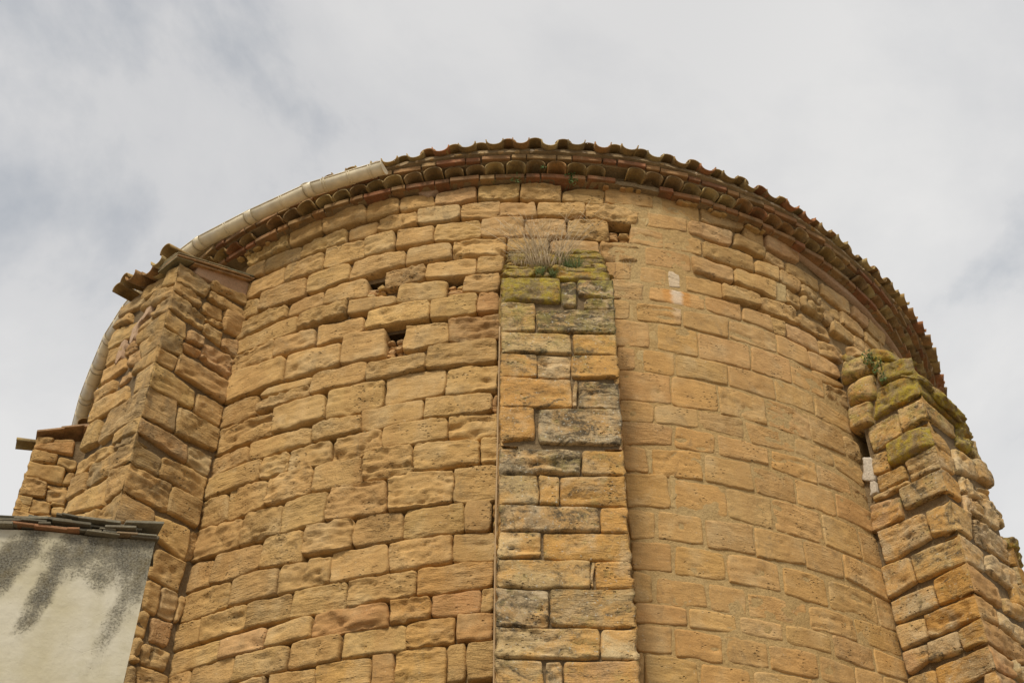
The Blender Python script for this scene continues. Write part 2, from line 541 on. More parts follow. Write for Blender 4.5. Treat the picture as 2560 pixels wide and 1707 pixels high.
# ------------------------------------------------------------------ object helpers
def mesh_obj(name, verts, faces, mat, parent=None, smooth=False, color=None, loc=None):
    me = bpy.data.meshes.new(name); me.from_pydata([tuple(v) for v in verts], [], [tuple(f) for f in faces])
    if smooth: me.polygons.foreach_set('use_smooth', [True] * len(me.polygons))
    if mat: me.materials.append(mat)
    o = bpy.data.objects.new(name, me); C.objects.link(o)
    if loc is not None: o.location = loc
    if parent: o.parent = parent
    if color: o.color = color
    return o
def thing(name, label, cat, loc=(0, 0, 0), group=None):
    o = bpy.data.objects.new(name, None); C.objects.link(o); o.location = loc; o.empty_display_size = .2
    o['label'] = label; o['category'] = cat
    if group: o['group'] = group
    return o
class MB:
    def __init__(s): s.v = []; s.f = []
    def add(s, v, f):
        b = len(s.v); s.v += [tuple(map(float, a)) for a in v]; s.f += [tuple(b + i for i in g) for g in f]
    def box(s, c, ax, ay, az, bev=0.0):
        c, ax, ay, az = map(lambda q: np.array(q, float), (c, ax, ay, az))
        if bev <= 0:
            v = [c + i * ax + j * ay + k * az for k in (-1, 1) for j in (-1, 1) for i in (-1, 1)]
            s.add(v, [(0,2,3,1),(4,5,7,6),(0,1,5,4),(2,6,7,3),(0,4,6,2),(1,3,7,5)])
        else:
            L = [np.linalg.norm(a) for a in (ax, ay, az)]; A = [ax / L[0], ay / L[1], az / L[2]]
            v = []; idx = {}
            for k in (-1, 1):
                for j in (-1, 1):
                    for i in (-1, 1):
                        for q in range(3):
                            d = [L[0] * i, L[1] * j, L[2] * k]
                            sg = (i, j, k)
                            for w in range(3):
                                if w != q: d[w] -= sg[w] * bev
                            idx[(i, j, k, q)] = len(v); v.append(c + A[0] * d[0] + A[1] * d[1] + A[2] * d[2])
            f = []
            for q in range(3):
                o = [w for w in range(3) if w != q]
                for sgn in (-1, 1):
                    def key(a, b):
                        t = [0, 0, 0]; t[q] = sgn; t[o[0]] = a; t[o[1]] = b; return idx[(t[0], t[1], t[2], q)]
                    r = [key(-1, -1), key(1, -1), key(1, 1), key(-1, 1)]
                    f.append(r if (sgn > 0) == (q != 1) else r[::-1])
            for q in range(3):   # edges along axis q
                o = [w for w in range(3) if w != q]
                for a in (-1, 1):
                    for b in (-1, 1):
                        def key(t0, face):
                            t = [0, 0, 0]; t[q] = t0; t[o[0]] = a; t[o[1]] = b; return idx[(t[0], t[1], t[2], face)]
                        f.append([key(-1, o[0]), key(1, o[0]), key(1, o[1]), key(-1, o[1])])
            for i in (-1, 1):
                for j in (-1, 1):
                    for k in (-1, 1): f.append([idx[(i, j, k, q)] for q in range(3)])
            s.add(v, f)
    def build(s, name, mat, parent=None, smooth=False, color=None, recalc=True):
        o = mesh_obj(name, s.v, s.f, mat, parent, smooth, color)
        if recalc:
            import bmesh
            bm = bmesh.new(); bm.from_mesh(o.data); bmesh.ops.recalc_face_normals(bm, faces=bm.faces); bm.to_mesh(o.data); bm.free()
        return o

# ------------------------------------------------------------------ materials
class NT:
    def __init__(s, name):
        s.m = bpy.data.materials.new(name); s.m.use_nodes = True; s.t = s.m.node_tree
        s.b = s.t.nodes['Principled BSDF']; s.b.inputs['Roughness'].default_value = 0.9
        s.b.inputs['Specular IOR Level'].default_value = 0.25
    def n(s, ty, **k):
        q = s.t.nodes.new(ty)
        for a, b in k.items():
            if a.startswith('i_'): q.inputs[a[2:].replace('_', ' ')].default_value = b
            else: setattr(q, a, b)
        return q
    def l(s, a, b): s.t.links.new(a, b)
    def coord(s, scale=(1, 1, 1), rnd_off=True, obj=False):
        if obj:
            src = s.n('ShaderNodeTexCoord').outputs['Object']
        else: src = s.n('ShaderNodeNewGeometry').outputs['Position']
        if rnd_off:
            oi = s.n('ShaderNodeObjectInfo'); a = s.n('ShaderNodeVectorMath', operation='SCALE'); a.inputs['Scale'].default_value = 37.0
            cx = s.n('ShaderNodeCombineXYZ'); [s.l(oi.outputs['Random'], cx.inputs[i]) for i in range(3)]
            s.l(cx.outputs[0], a.inputs[0]); b = s.n('ShaderNodeVectorMath', operation='ADD'); s.l(src, b.inputs[0]); s.l(a.outputs[0], b.inputs[1]); src = b.outputs[0]
        c = s.n('ShaderNodeVectorMath', operation='MULTIPLY'); s.l(src, c.inputs[0]); c.inputs[1].default_value = scale
        return c.outputs[0]
    def noise(s, co, scale, detail=4, rough=.55, dist=0.0):
        q = s.n('ShaderNodeTexNoise'); q.inputs['Scale'].default_value = scale; q.inputs['Detail'].default_value = detail
        q.inputs['Roughness'].default_value = rough; q.inputs['Distortion'].default_value = dist; s.l(co, q.inputs['Vector']); return q.outputs[0]
    def ramp(s, v, *stops):
        q = s.n('ShaderNodeValToRGB'); el = q.color_ramp.elements
        while len(el) < len(stops): el.new(.5)
        for i, (p, c) in enumerate(stops):
            el[i].position = p; el[i].color = (c, c, c, 1) if not isinstance(c, tuple) else (*c, 1)
        s.l(v, q.inputs[0]); return q.outputs[0]
    def mix(s, f, a, b, mode='MIX'):
        q = s.n('ShaderNodeMixRGB', blend_type=mode)
        for i, v in ((0, f), (1, a), (2, b)):
            if isinstance(v, (int, float)): q.inputs[i].default_value = v
            elif isinstance(v, tuple): q.inputs[i].default_value = (*v, 1)
            else: s.l(v, q.inputs[i])
        return q.outputs[0]
    def math(s, op, a, b=0.0):
        q = s.n('ShaderNodeMath', operation=op)
        for i, v in ((0, a), (1, b)):
            if isinstance(v, (int, float)): q.inputs[i].default_value = v
            else: s.l(v, q.inputs[i])
        return q.outputs[0]
    def bump(s, h, dist, strength=1.0, prev=None):
        q = s.n('ShaderNodeBump'); q.inputs['Distance'].default_value = dist; q.inputs['Strength'].default_value = strength; s.l(h, q.inputs['Height'])
        if prev is not None: s.l(prev, q.inputs['Normal'])
        return q.outputs[0]
    def out(s, col, nrm=None):
        if isinstance(col, tuple): s.b.inputs['Base Color'].default_value = (*col, 1)
        else: s.l(col, s.b.inputs['Base Color'])
        if nrm is not None: s.l(nrm, s.b.inputs['Normal'])
        return s.m

def stone_relief(q, pit=1.0, rel=1.0):
    c = q.coord()
    cb = q.coord((1.0, 1.0, 5.0))
    grain = q.noise(c, 130, 3, .7)
    med = q.noise(c, 26, 5, .62)
    bed = q.noise(cb, 9, 5, .65, .6)
    v = q.n('ShaderNodeTexVoronoi', feature='SMOOTH_F1'); v.inputs['Scale'].default_value = 30; v.inputs['Smoothness'].default_value = .35; v.inputs['Randomness'].default_value = 1
    q.l(q.coord((1, 1, 1.5)), v.inputs['Vector'])
    reg = q.ramp(q.noise(c, 5.5, 2), (.55, 0.0), (.66, 1.0))
    pits = q.math('MULTIPLY', q.ramp(v.outputs['Distance'], (.10, 1.0), (.30, 0.0)), reg)
    # every block weathers its own way: some smooth and sandy, some bedded, some pitted
    rv = q.n('ShaderNodeObjectInfo').outputs['Random']
    fr = lambda k: q.math('FRACT', q.math('MULTIPLY', rv, k))
    amp = q.math('ADD', .15, q.math('MULTIPLY', q.math('POWER', fr(7.31), 1.6), .85))
    ampb = q.math('ADD', .10, q.math('MULTIPLY', q.math('POWER', fr(13.7), 1.8), .90))
    patchy = q.ramp(q.noise(c, 3.5, 2), (.35, .25), (.65, 1.0))
    n = q.bump(q.math('MULTIPLY', q.math('MULTIPLY', med, amp), patchy), .036 * rel, .9)
    n = q.bump(q.math('MULTIPLY', q.math('MULTIPLY', bed, ampb), patchy), .040 * rel, .9, n)
    n = q.bump(q.noise(c, 75, 3, .65), .005, .7, n)
    n = q.bump(grain, .003, .5, n)
    n = q.bump(q.math('SUBTRACT', 1.0, pits), .022 * pit, 1.0, n)
    return c, cb, grain, med, bed, n

def mat_stone(name='sandstone', rel=1.0, pit=1.0):
    q = NT(name); oi = q.n('ShaderNodeObjectInfo')
    c, cb, grain, med, bed, n = stone_relief(q, pit, rel)
    col = oi.outputs['Color']
    world = q.coord(rnd_off=False)
    streak = q.noise(q.coord((1.6, 1.6, .35), rnd_off=False), 2.2, 5, .6, .3)
    grime = q.math('ADD', q.math('MULTIPLY', q.math('SUBTRACT', 1.0, oi.outputs['Alpha']), .34), q.noise(q.coord((1, 1, .8), rnd_off=False), 5.0, 8, .74, .6))
    # damp/rain tone drifts over the wall and within the stone
    col = q.mix(q.ramp(q.noise(world, 1.1, 4), (.35, 0.0), (.7, .55)), col, (.43, .265, .095))
    col = q.mix(q.ramp(q.noise(c, 3.0, 3), (.45, 0.0), (.75, .45)), col, (.44, .262, .10))
    col = q.mix(q.ramp(q.noise(c, 4.2, 4), (.5, 0.0), (.72, .5)), col, (.50, .375, .20))
    col = q.mix(1.0, col, q.ramp(bed, (.3, .76), (.7, 1.2)), 'MULTIPLY')
    col = q.mix(1.0, col, q.ramp(grain, (.3, .86), (.7, 1.12)), 'MULTIPLY')
    col = q.mix(q.ramp(q.noise(c, 60, 2), (.68, 0.0), (.76, .5)), col, (.58, .50, .36))
    col = q.mix(q.ramp(streak, (.50, 0.0), (.66, .55)), col, (.36, .20, .068))
    col = q.mix(q.ramp(streak, (.30, .4), (.44, 0.0)), col, (.53, .37, .18))
    col = q.mix(q.ramp(grime, (.60, 0.0), (.76, .62)), col, (.15, .112, .062))
    return q.out(col, n)

def mat_stained():
    q = NT('streaked_sandstone'); oi = q.n('ShaderNodeObjectInfo')
    c, cb, grain, med, bed, n = stone_relief(q)
    col = oi.outputs['Color']
    col = q.mix(q.ramp(q.noise(c, 3.0, 3), (.45, 0.0), (.75, .45)), col, (.46, .25, .09))
    sx = q.n('ShaderNodeSeparateXYZ'); q.l(q.coord(rnd_off=False), sx.inputs[0])
    th = q.math('MULTIPLY', q.math('ARCTAN2', q.math('SUBTRACT', sx.outputs[0], .1632), q.math('SUBTRACT', 10.5924, sx.outputs[1])), 4.0)
    th = q.math('ADD', th, q.math('MULTIPLY', q.math('SUBTRACT', q.noise(cb, 6, 5), .5), .06))
    fz = q.ramp(q.math('SUBTRACT', 8.0, sx.outputs[2]), (.08, 1.0), (.5, 0.0))
    ab = lambda x0, w: q.ramp(q.math('ABSOLUTE', q.math('SUBTRACT', th, x0)), (w * .45, 1.0), (w, 0.0))
    col = q.mix(q.math('MULTIPLY', q.math('MAXIMUM', ab(1.015, .05), ab(1.17, .045)), q.math('MULTIPLY', fz, .8)), col, (.50, .22, .045))
    col = q.mix(q.math('MULTIPLY', ab(1.09, .062), q.math('MULTIPLY', fz, .85)), col, (.62, .55, .45))
    col = q.mix(1.0, col, q.ramp(bed, (.3, .8), (.7, 1.16)), 'MULTIPLY'); col = q.mix(1.0, col, q.ramp(grain, (.3, .86), (.7, 1.12)), 'MULTIPLY')
    return q.out(col, n)

def mat_weathered(name='crusted_sandstone'):
    q = NT(name); oi = q.n('ShaderNodeObjectInfo'); al = oi.outputs['Alpha']
    c, cb, grain, med, bed, n = stone_relief(q, 1.2)
    col = oi.outputs['Color']
    wc = q.coord(rnd_off=False)
    n1 = q.noise(wc, 4.2, 6, .62, .5); n2 = q.mix(.35, q.noise(q.coord((1, 1, 1.5), rnd_off=False), 6.0, 9, .74, 1.0), q.noise(q.coord((1, 1, 2.2)), 9, 8, .72, .8)); n3 = q.noise(wc, 3.3, 6, .62, .5)
    col = q.mix(q.ramp(n1, (.42, 0.0), (.58, .75)), col, (.54, .295, .082))
    col = q.mix(q.ramp(n3, (.50, 0.0), (.64, .7)), col, (.52, .39, .22))
    # dark crust: more of it where the stone's alpha is high
    sx = q.n('ShaderNodeSeparateXYZ'); q.l(wc, sx.inputs[0])
    hi = q.ramp(q.math('DIVIDE', sx.outputs[2], 10.0), (.50, 0.0), (.70, 1.0))
    th = q.math('ADD', q.math('ADD', n2, q.math('MULTIPLY', al, .24)), q.math('MULTIPLY', hi, .035))
    col = q.mix(q.ramp(th, (.57, 0.0), (.72, .6)), col, (.24, .165, .075))
    fine = q.math('ADD', th, q.math('MULTIPLY', q.math('SUBTRACT', q.noise(c, 42, 5, .75), .5), .30))
    col = q.mix(q.ramp(fine, (.64, 0.0), (.75, .88)), col, (.06, .048, .03))
    yl = q.math('ADD', q.noise(c, 11, 5, .7), q.math('MULTIPLY', al, .08))
    col = q.mix(q.ramp(yl, (.60, 0.0), (.70, .45)), col, (.34, .27, .10))
    top = q.ramp(q.math('DIVIDE', sx.outputs[2], 10.0), (.665, 0.0), (.735, 1.0))
    col = q.mix(q.math('MULTIPLY', top, q.ramp(q.noise(wc, 9, 7, .75), (.46, 0.0), (.60, .75))), col, (.36, .30, .07))
    sp = q.noise(c, 48, 3, .7)
    col = q.mix(q.ramp(q.math('ADD', sp, q.math('MULTIPLY', al, .07)), (.66, 0.0), (.72, .75)), col, (.50, .47, .38))
    col = q.mix(1.0, col, q.ramp(grain, (.3, .8), (.7, 1.15)), 'MULTIPLY')
    return q.out(col, n)

def mat_moss(name='mossy_sandstone'):
    q = NT(name); oi = q.n('ShaderNodeObjectInfo')
    c, cb, grain, med, bed, n = stone_relief(q, 1.2)
    wc = q.coord(rnd_off=False); n1 = q.noise(wc, 6, 5, .65, .4); n2 = q.noise(wc, 14, 6, .75)
    col = q.mix(q.ramp(n1, (.42, 0.0), (.64, .8)), (.38, .26, .12), (.35, .27, .07))
    col = q.mix(q.ramp(n2, (.44, 0.0), (.58, .9)), col, (.50, .38, .045))
    col = q.mix(q.ramp(q.noise(c, 8, 6, .7), (.52, 0.0), (.62, .8)), col, (.44, .23, .04))
    col = q.mix(q.ramp(q.noise(c, 10, 6, .7), (.48, 0.0), (.60, .75)), col, (.22, .165, .085))
    col = q.mix(q.ramp(q.noise(c, 45, 3, .7), (.58, 0.0), (.68, .6)), col, (.45, .39, .26))
    col = q.mix(q.math('SUBTRACT', 1.0, oi.outputs['Alpha']), col, oi.outputs['Color'])
    col = q.mix(1.0, col, q.ramp(grain, (.3, .75), (.7, 1.15)), 'MULTIPLY')
    n = q.bump(n2, .03, .8, n); n = q.bump(q.noise(wc, 60, 5, .8), .010, .9, n)
    return q.out(col, n)

def mat_mortar(name, base, alt, bump=.02):
    q = NT(name); c = q.coord(rnd_off=False)
    col = q.mix(q.ramp(q.noise(c, 2.3, 5), (.4, 0.0), (.65, 1.0)), base, alt)
    g = q.noise(c, 60, 4, .7); col = q.mix(1.0, col, q.ramp(g, (.3, .75), (.7, 1.15)), 'MULTIPLY')
    n = q.bump(q.noise(c, 22, 6, .7), bump, .8); n = q.bump(g, .005, .7, n)
    return q.out(col, n)

def mat_clay(name, dirt=.5):
    q = NT(name); oi = q.n('ShaderNodeObjectInfo'); c = q.coord()
    col = oi.outputs['Color']
    col = q.mix(q.ramp(q.noise(c, 9, 5, .65), (.42, 0.0), (.68, dirt)), col, (.13, .09, .045))
    col = q.mix(q.ramp(q.noise(c, 22, 4, .7), (.60, 0.0), (.70, .5)), col, (.40, .30, .16))
    g = q.noise(c, 90, 3, .7); col = q.mix(1.0, col, q.ramp(g, (.3, .8), (.7, 1.15)), 'MULTIPLY')
    n = q.bump(q.noise(c, 30, 5, .6), .008, .8); n = q.bump(g, .003, .6, n)
    return q.out(col, n)

def mat_flat(name, col, rough=.8, var=.15, scale=20, bump=.004, spec=.25):
    q = NT(name); c = q.coord(); q.b.inputs['Roughness'].default_value = rough; q.b.inputs['Specular IOR Level'].default_value = spec
    g = q.noise(c, scale, 4, .6)
    k = q.mix(1.0, col, q.ramp(g, (.3, 1 - var), (.7, 1 + var)), 'MULTIPLY')
    return q.out(k, q.bump(g, bump, .5))

def mat_core(name='joint_mortar'):
    """lime mortar: earthy in the open joints of the old masonry, pale where it was repointed (by the mesh's own 'pointing' attribute)"""
    q = NT(name); c = q.coord(rnd_off=False)
    at = q.n('ShaderNodeAttribute', attribute_name='pointing')
    a = q.mix(q.ramp(q.noise(c, 3, 5), (.4, 0.0), (.65, 1.0)), (.15, .10, .05), (.27, .18, .085))
    b = q.mix(q.ramp(q.noise(c, 2.2, 5), (.4, 0.0), (.62, 1.0)), (.42, .275, .11), (.44, .305, .135))
    col = q.mix(at.outputs['Fac'], a, b)
    g = q.noise(c, 60, 4, .7); col = q.mix(1.0, col, q.ramp(g, (.3, .75), (.7, 1.15)), 'MULTIPLY')
    n = q.bump(q.noise(c, 22, 6, .7), .02, .8); n = q.bump(g, .005, .7, n)
    return q.out(col, n)

def mat_plaster():
    q = NT('stained_lime_plaster'); c = q.coord(rnd_off=False, obj=True)
    base = q.mix(q.ramp(q.noise(c, 3.5, 5), (.38, 0.0), (.64, 1.0)), (.475, .43, .30), (.54, .505, .40))
    base = q.mix(q.ramp(q.noise(c, 9, 4), (.5, 0.0), (.7, .35)), base, (.38, .34, .21))
    sx = q.n('ShaderNodeSeparateXYZ'); q.l(q.n('ShaderNodeTexCoord').outputs['Object'], sx.inputs[0])
    X, Z = sx.outputs[0], sx.outputs[2]
    nz = q.noise(c, 9, 6, .65)
    def blob(x0, z0, wx, wz, tilt=0.0, k=1.0):
        dx = q.math('SUBTRACT', q.math('SUBTRACT', X, x0), q.math('MULTIPLY', q.math('SUBTRACT', Z, z0), tilt))
        dz = q.math('SUBTRACT', Z, z0)
        r = q.math('ADD', q.math('POWER', q.math('ABSOLUTE', q.math('DIVIDE', dx, wx)), 2.0), q.math('POWER', q.math('ABSOLUTE', q.math('DIVIDE', dz, wz)), 2.0))
        r = q.math('SUBTRACT', r, q.math('MULTIPLY', q.math('SUBTRACT', nz, .5), 3.4))
        return q.math('MULTIPLY', q.math('MAXIMUM', 0.0, q.math('SUBTRACT', 1.0, q.math('MULTIPLY', r, .62))), k)
    # lichen crust where water runs off the broken eave: two oblique streaks and a broad patch at the corner
    s = blob(-.12, .03, .17, .22, .25)
    s = q.math('MAXIMUM', s, blob(-.30, -.02, .13, .17, .6, .9))
    s = q.math('MAXIMUM', s, blob(-.40, -.16, .050, .34, .22))
    s = q.math('MAXIMUM', s, blob(-.59, -.14, .085, .25, .42))
    s = q.math('MAXIMUM', s, q.math('MULTIPLY', blob(-.085, -.28, .04, .26, .2), .6))
    s = q.math('MAXIMUM', s, q.math('MULTIPLY', blob(-.02, -.05, .05, .26, .1), .8))
    gr = q.noise(c, 85, 4, .8)
    crust = q.math('ADD', q.math('MULTIPLY', s, .42), q.math('MULTIPLY', q.math('SUBTRACT', gr, .5), 1.3))
    f = q.ramp(crust, (.18, 0.0), (.50, .9))
    cc = q.mix(q.ramp(q.noise(c, 110, 4, .75), (.42, 0.0), (.66, 1.0)), (.05, .045, .032), (.33, .315, .26))
    cc = q.mix(q.ramp(q.noise(c, 12, 4), (.5, 0.0), (.7, .6)), cc, (.20, .15, .06))
    soft = q.mix(q.math('MULTIPLY', s, .75), base, (.20, .175, .12))
    col = q.mix(f, soft, cc)
    v = q.n('ShaderNodeTexVoronoi', feature='DISTANCE_TO_EDGE'); v.inputs['Scale'].default_value = 5.5; q.l(q.coord(rnd_off=False, obj=True), v.inputs['Vector'])
    ck = q.math('MULTIPLY', q.ramp(v.outputs[0], (.0, 1.0), (.008, 0.0)), q.ramp(q.noise(c, 3, 2), (.5, 0.0), (.6, 1.0)))
    n = q.bump(q.noise(c, 14, 5, .6), .012, .5); n = q.bump(f, .006, .8, n); n = q.bump(q.math('SUBTRACT', 1.0, ck), .0015, .4, n)
    return q.out(col, n)

M_ST = mat_stone(); M_DR = mat_stone('dressed_sandstone', .45, .8); M_STREAK = mat_stained(); M_WE = mat_weathered(); M_MO = mat_moss()
M_CORE = mat_core(); M_EARTH = mat_mortar('earthy_mortar', (.15, .105, .055), (.25, .175, .09))
M_LIME = mat_mortar('pale_mortar', (.45, .31, .135), (.45, .33, .155), .014)
M_PINK = mat_mortar('pinkish_render', (.46, .315, .20), (.42, .265, .155), .006)
M_WHITE = mat_mortar('white_lime', (.60, .53, .43), (.50, .42, .31), .015)
M_BRICK = mat_clay('fired_brick', .7); M_TILE = mat_clay('roof_clay', .75)
M_SLATE = mat_clay('lichened_tile', .5)
M_PLASTER = mat_plaster()
M_GUT = mat_flat('cream_painted_metal', (.76, .67, .48), .38, .16, 9, .001, .5)
M_SEAM = mat_flat('worn_gutter_joint', (.42, .35, .22), .6, .15, 60, .001)
M_CABLE = mat_flat('tan_cable_sheath', (.40, .27, .14), .7, .1, 50, .001)
M_STRAW = mat_flat('dry_stem', (.60, .48, .31), .9, .25, 60, .0005)
M_TWIG = mat_flat('dry_twig', (.24, .15, .09), .9, .25, 60, .0005)
M_LEAF = mat_flat('green_leaf', (.085, .13, .035), .7, .3, 60, .0005)
M_GRASS = mat_flat('green_grass', (.13, .17, .055), .8, .3, 60, .0005)
M_GROUND = mat_mortar('packed_ground', (.24, .195, .14), (.28, .23, .17))

KC = {'n': (.462, .290, .112), 'y': (.465, .302, .114), 'p': (.465, .278, .128), 'g': (.415, .290, .145), 'r': (.445, .240, .095),
      'o': (.49, .275, .085), 'w': (.62, .54, .42), 'e': (.41, .26, .105), 'c': (.42, .27, .11),
      'l': (.51, .38, .21), 'v': (.50, .35, .165), 'k': (.46, .36, .22), 'm': (.3, .25, .1), 'u': (.38, .20, .05)}

# ------------------------------------------------------------------ wall faces
AX, AY = 0.1632, 10.5924
T1 = [-1.75,-1.6,-1.2,-.8,-.55,-.4,0,.2,.45,.6,.71,.92,1.14,1.34,1.6,1.75]
R1 = [4.65,4.55,4.15,4.06,4.065,4.085,4.08,4.095,4.055,4.028,4.004,4.0,4.04,4.10,4.25,4.35]
TE = [-1.75,-1.6,-1.45,-1.34,-1.22,-1.11,-.8,-.57,-.3,0,.2,.46,.63,.76,.9,1.04,1.19,1.34,1.6,1.75]
RE = [4.85,4.75,4.60,4.46,4.37,4.33,4.26,4.19,4.21,4.255,4.245,4.215,4.17,4.14,4.17,4.21,4.26,4.316,4.45,4.52]
def r_brick(t): return np.interp(t, T1, R1)
def r_eave(t): return np.interp(t, TE, RE)
class Drum:                                   # curved wall: s = 4 * theta
    n_dim = 1
    def map(s_, s, z, off):
        t = s / 4.0; r = r_brick(t) - .08 + off
        return np.stack([AX + r * np.sin(t), AY - r * np.cos(t), z], -1)
class Face:                                   # flat wall
    def __init__(s_, P0, e, n): s_.P, s_.e, s_.n = (np.array(a, float) for a in (P0, e, n))
    def map(s_, s, z, off):
        p = s_.P + s[..., None] * s_.e + off[..., None] * s_.n
        p = p.copy(); p[..., 2] = z; return p
DRUM = Drum()
F_CB = Face((.3502, 6.1432, 0), (.9991, .042, 0), (.042, -.9991, 0))
F_LBR = Face((-2.62, 6.89, 0), (.6653, .7465, 0), (.7465, -.6653, 0))
F_LBL = Face((-2.62, 6.89, 0), (-.7507, .6606, 0), (-.6606, -.7507, 0))
F_RBL = Face((3.01, 7.03, 0), (-.6542, .7563, 0), (-.7563, -.6542, 0))
F_RBR = Face((3.01, 7.03, 0), (.7249, .6889, 0), (.6889, -.7249, 0))
F_FL = Face((-4.26, 8.88, 0), (.9356, .353, 0), (.353, -.9356, 0))

def stone(surf, quad, kind, parent, style, name='stone', corner=(0, 0), back=0.0, step=.0125, collect=None, depth=.11):
    """one dressed block: a weathered, rounded front on its wall face and sides running into the wall. corner = (left, right): side lies on the wall's arris"""
    Q = np.array(quad, float)
    w = (Q[1, 0] - Q[0, 0] + Q[2, 0] - Q[3, 0]) / 2; h = (Q[0, 1] - Q[3, 1] + Q[1, 1] - Q[2, 1]) / 2
    if w < .015 or h < .015: return None
    nx = int(min(34, max(5, round(w / step)))); ny = int(min(22, max(5, round(h / step))))
    def ticks(n):
        t = np.linspace(0, 1, n + 1); return .55 * t + .45 * (.5 - .5 * np.cos(np.pi * t))
    gx, gy = np.meshgrid(ticks(nx), ticks(ny))             # gy: 0 bottom .. 1 top
    rr, H, ped, lump, gap = style['rr'], style['H'], style['bed'], style['lump'], style['gap']
    H = H * rng.uniform(.6, 1.25); rr = rr * rng.choice([.6, .9, 1.2, 2.0])
    rr = min(rr, .45 * w, .45 * h)
    X = gx * 2 - 1; Y = gy * 2 - 1
    cr_ = rng.uniform(.5, 1.7, 4) * style['corner']
    wt = [(1 - gx) * (1 - gy), gx * (1 - gy), (1 - gx) * gy, gx * gy]
    crn = sum(a * b for a, b in zip(wt, cr_))
    kx = np.clip(crn / (w / 2), 0, .6); ky = np.clip(crn / (h / 2), 0, .6)
    if corner[0]: kx = kx * np.clip(gx * 2, 0, 1); ky = ky * np.clip(gx * 2.0, 0, 1)
    if corner[1]: kx = kx * np.clip((1 - gx) * 2, 0, 1); ky = ky * np.clip((1 - gx) * 2.0, 0, 1)
    Xn = X * (1 - kx * np.abs(Y) ** 7); Yn = Y * (1 - ky * np.abs(X) ** 7)
    gxn = (Xn + 1) / 2; gyn = (Yn + 1) / 2
    ga = [0 if corner[0] else gap, 0 if corner[1] else gap]
    gxn = gxn * (1 - (ga[0] + ga[1]) / w) + ga[0] / w; gz_ = gap - style.get('gz', 0)
    gyn = gyn * (1 - 2 * gz_ / h) + gz_ / h
    TL, TR, BR, BL = Q
    top = TL + (TR - TL) * gxn[..., None]; bot = BL + (BR - BL) * gxn[..., None]
    P = bot + (top - bot) * gyn[..., None]
    off3 = rng.uniform(0, 300, 3)
    p3 = np.stack([P[..., 0], P[..., 1], np.zeros_like(gx)], -1) + off3
    # outline wobble
    wob = style['wob']; wl = np.clip(gx * 6, 0, 1) if corner[0] else 1.0; wr = np.clip((1 - gx) * 6, 0, 1) if corner[1] else 1.0
    P = P.copy()
    P[..., 0] += wob * vnoise(p3 * 9 + 5) * wl * wr
    P[..., 1] += wob * vnoise(p3 * 8 + 50) * (0.5 + 0.5 * np.minimum(wl, wr))
    fw = style.get('fine', 0)
    P[..., 0] += fw * fbm(p3 * 34 + 90, 2) * wl * wr; P[..., 1] += fw * 1.3 * fbm(p3 * 30 + 130, 2) * np.minimum(wl, wr)
    # edge profile
    dl, dr_, db, dt = gx * w, (1 - gx) * w, gy * h, (1 - gy) * h
    def prof(d, r): t = np.clip(d / r, 0, 1); return np.sqrt(np.clip(1 - (1 - t) ** 2, 0, 1))
    rs = .007
    px = prof(dl, rs if corner[0] else rr) * prof(dr_, rs if corner[1] else rr)
    pz = prof(db, rr * style['under']) * prof(dt, rr * .8)
    e = px * pz
    tilt = rng.uniform(-1, 1, 2) * style['tilt']
    ang = rng.uniform(-.12, .12) + style.get('dip', 0)
    bz = P[..., 1] + P[..., 0] * ang
    pb = np.stack([P[..., 0] * 2.2, bz * 26, np.zeros_like(gx)], -1) + off3
    b1 = fbm(pb, 3); pc = np.stack([P[..., 0] * 3.0, bz * 13, np.zeros_like(gx)], -1) + off3 * 1.3
    b2 = vnoise(pc); crease = -np.clip(1 - np.abs(b2) * 7, 0, 1) ** 2
    act = style['act'] * rng.choice([.35, .6, .9, 1.3, 2.4])
    rg = style.get('rough', .0045)
    d = H * e + (lump * fbm(p3 * 6, 3) + rg * act * fbm(p3 * np.array([20, 34, 1.]), 2) + ped * act * b1 + ped * 1.5 * act * crease + tilt[0] * (gx - .5) + tilt[1] * (gy - .5)) * (.25 + .75 * e)
    # a few scooped cavities
    for _ in range(rng.poisson(style['cav'])):
        cx, cz = rng.uniform(.12, .88), rng.uniform(.15, .85); rx, rz = rng.uniform(.014, .045), rng.uniform(.010, .022)
        d -= rng.uniform(.008, .02) * np.exp(-(((gx - cx) * w / rx) ** 2 + ((gy - cz) * h / rz) ** 2)) * e
    ce = np.minimum(np.clip(gx * w / .05, 0, 1) if corner[0] else 1.0, np.clip((1 - gx) * w / .05, 0, 1) if corner[1] else 1.0)
    base = style['base'] + style['proud'] * rng.uniform(-1, 1)
    zz_ = P[..., 1]; arris = .007 + .008 * vnoise(np.stack([zz_ * 5, zz_ * 0 + 3.3, zz_ * 0], -1)) + .006 * vnoise(np.stack([zz_ * 24, zz_ * 0 + 7.3, zz_ * 0], -1)) - .010 * np.clip(vnoise(np.stack([zz_ * 11, zz_ * 0 + 1.3, zz_ * 0], -1)) * 3 - 1.2, 0, 1)
    dd = (base + d) * ce + arris * (1 - ce) + np.where(ce < 1, (1 - ce) * .006 * fbm(p3 * 12, 2), 0)
    s_, z_ = P[..., 0].copy(), P[..., 1]
    if corner[0]: s_[:, 0] = Q[0, 0] + (Q[3, 0] - Q[0, 0]) * (1 - gy[:, 0]) - dd[:, 0]
    if corner[1]: s_[:, -1] = Q[1, 0] + (Q[2, 0] - Q[1, 0]) * (1 - gy[:, -1]) + dd[:, -1]
    V = surf.map(s_, z_, dd - back)
    ny1, nx1 = gx.shape
    idx = np.arange(nx1 * ny1).reshape(ny1, nx1)
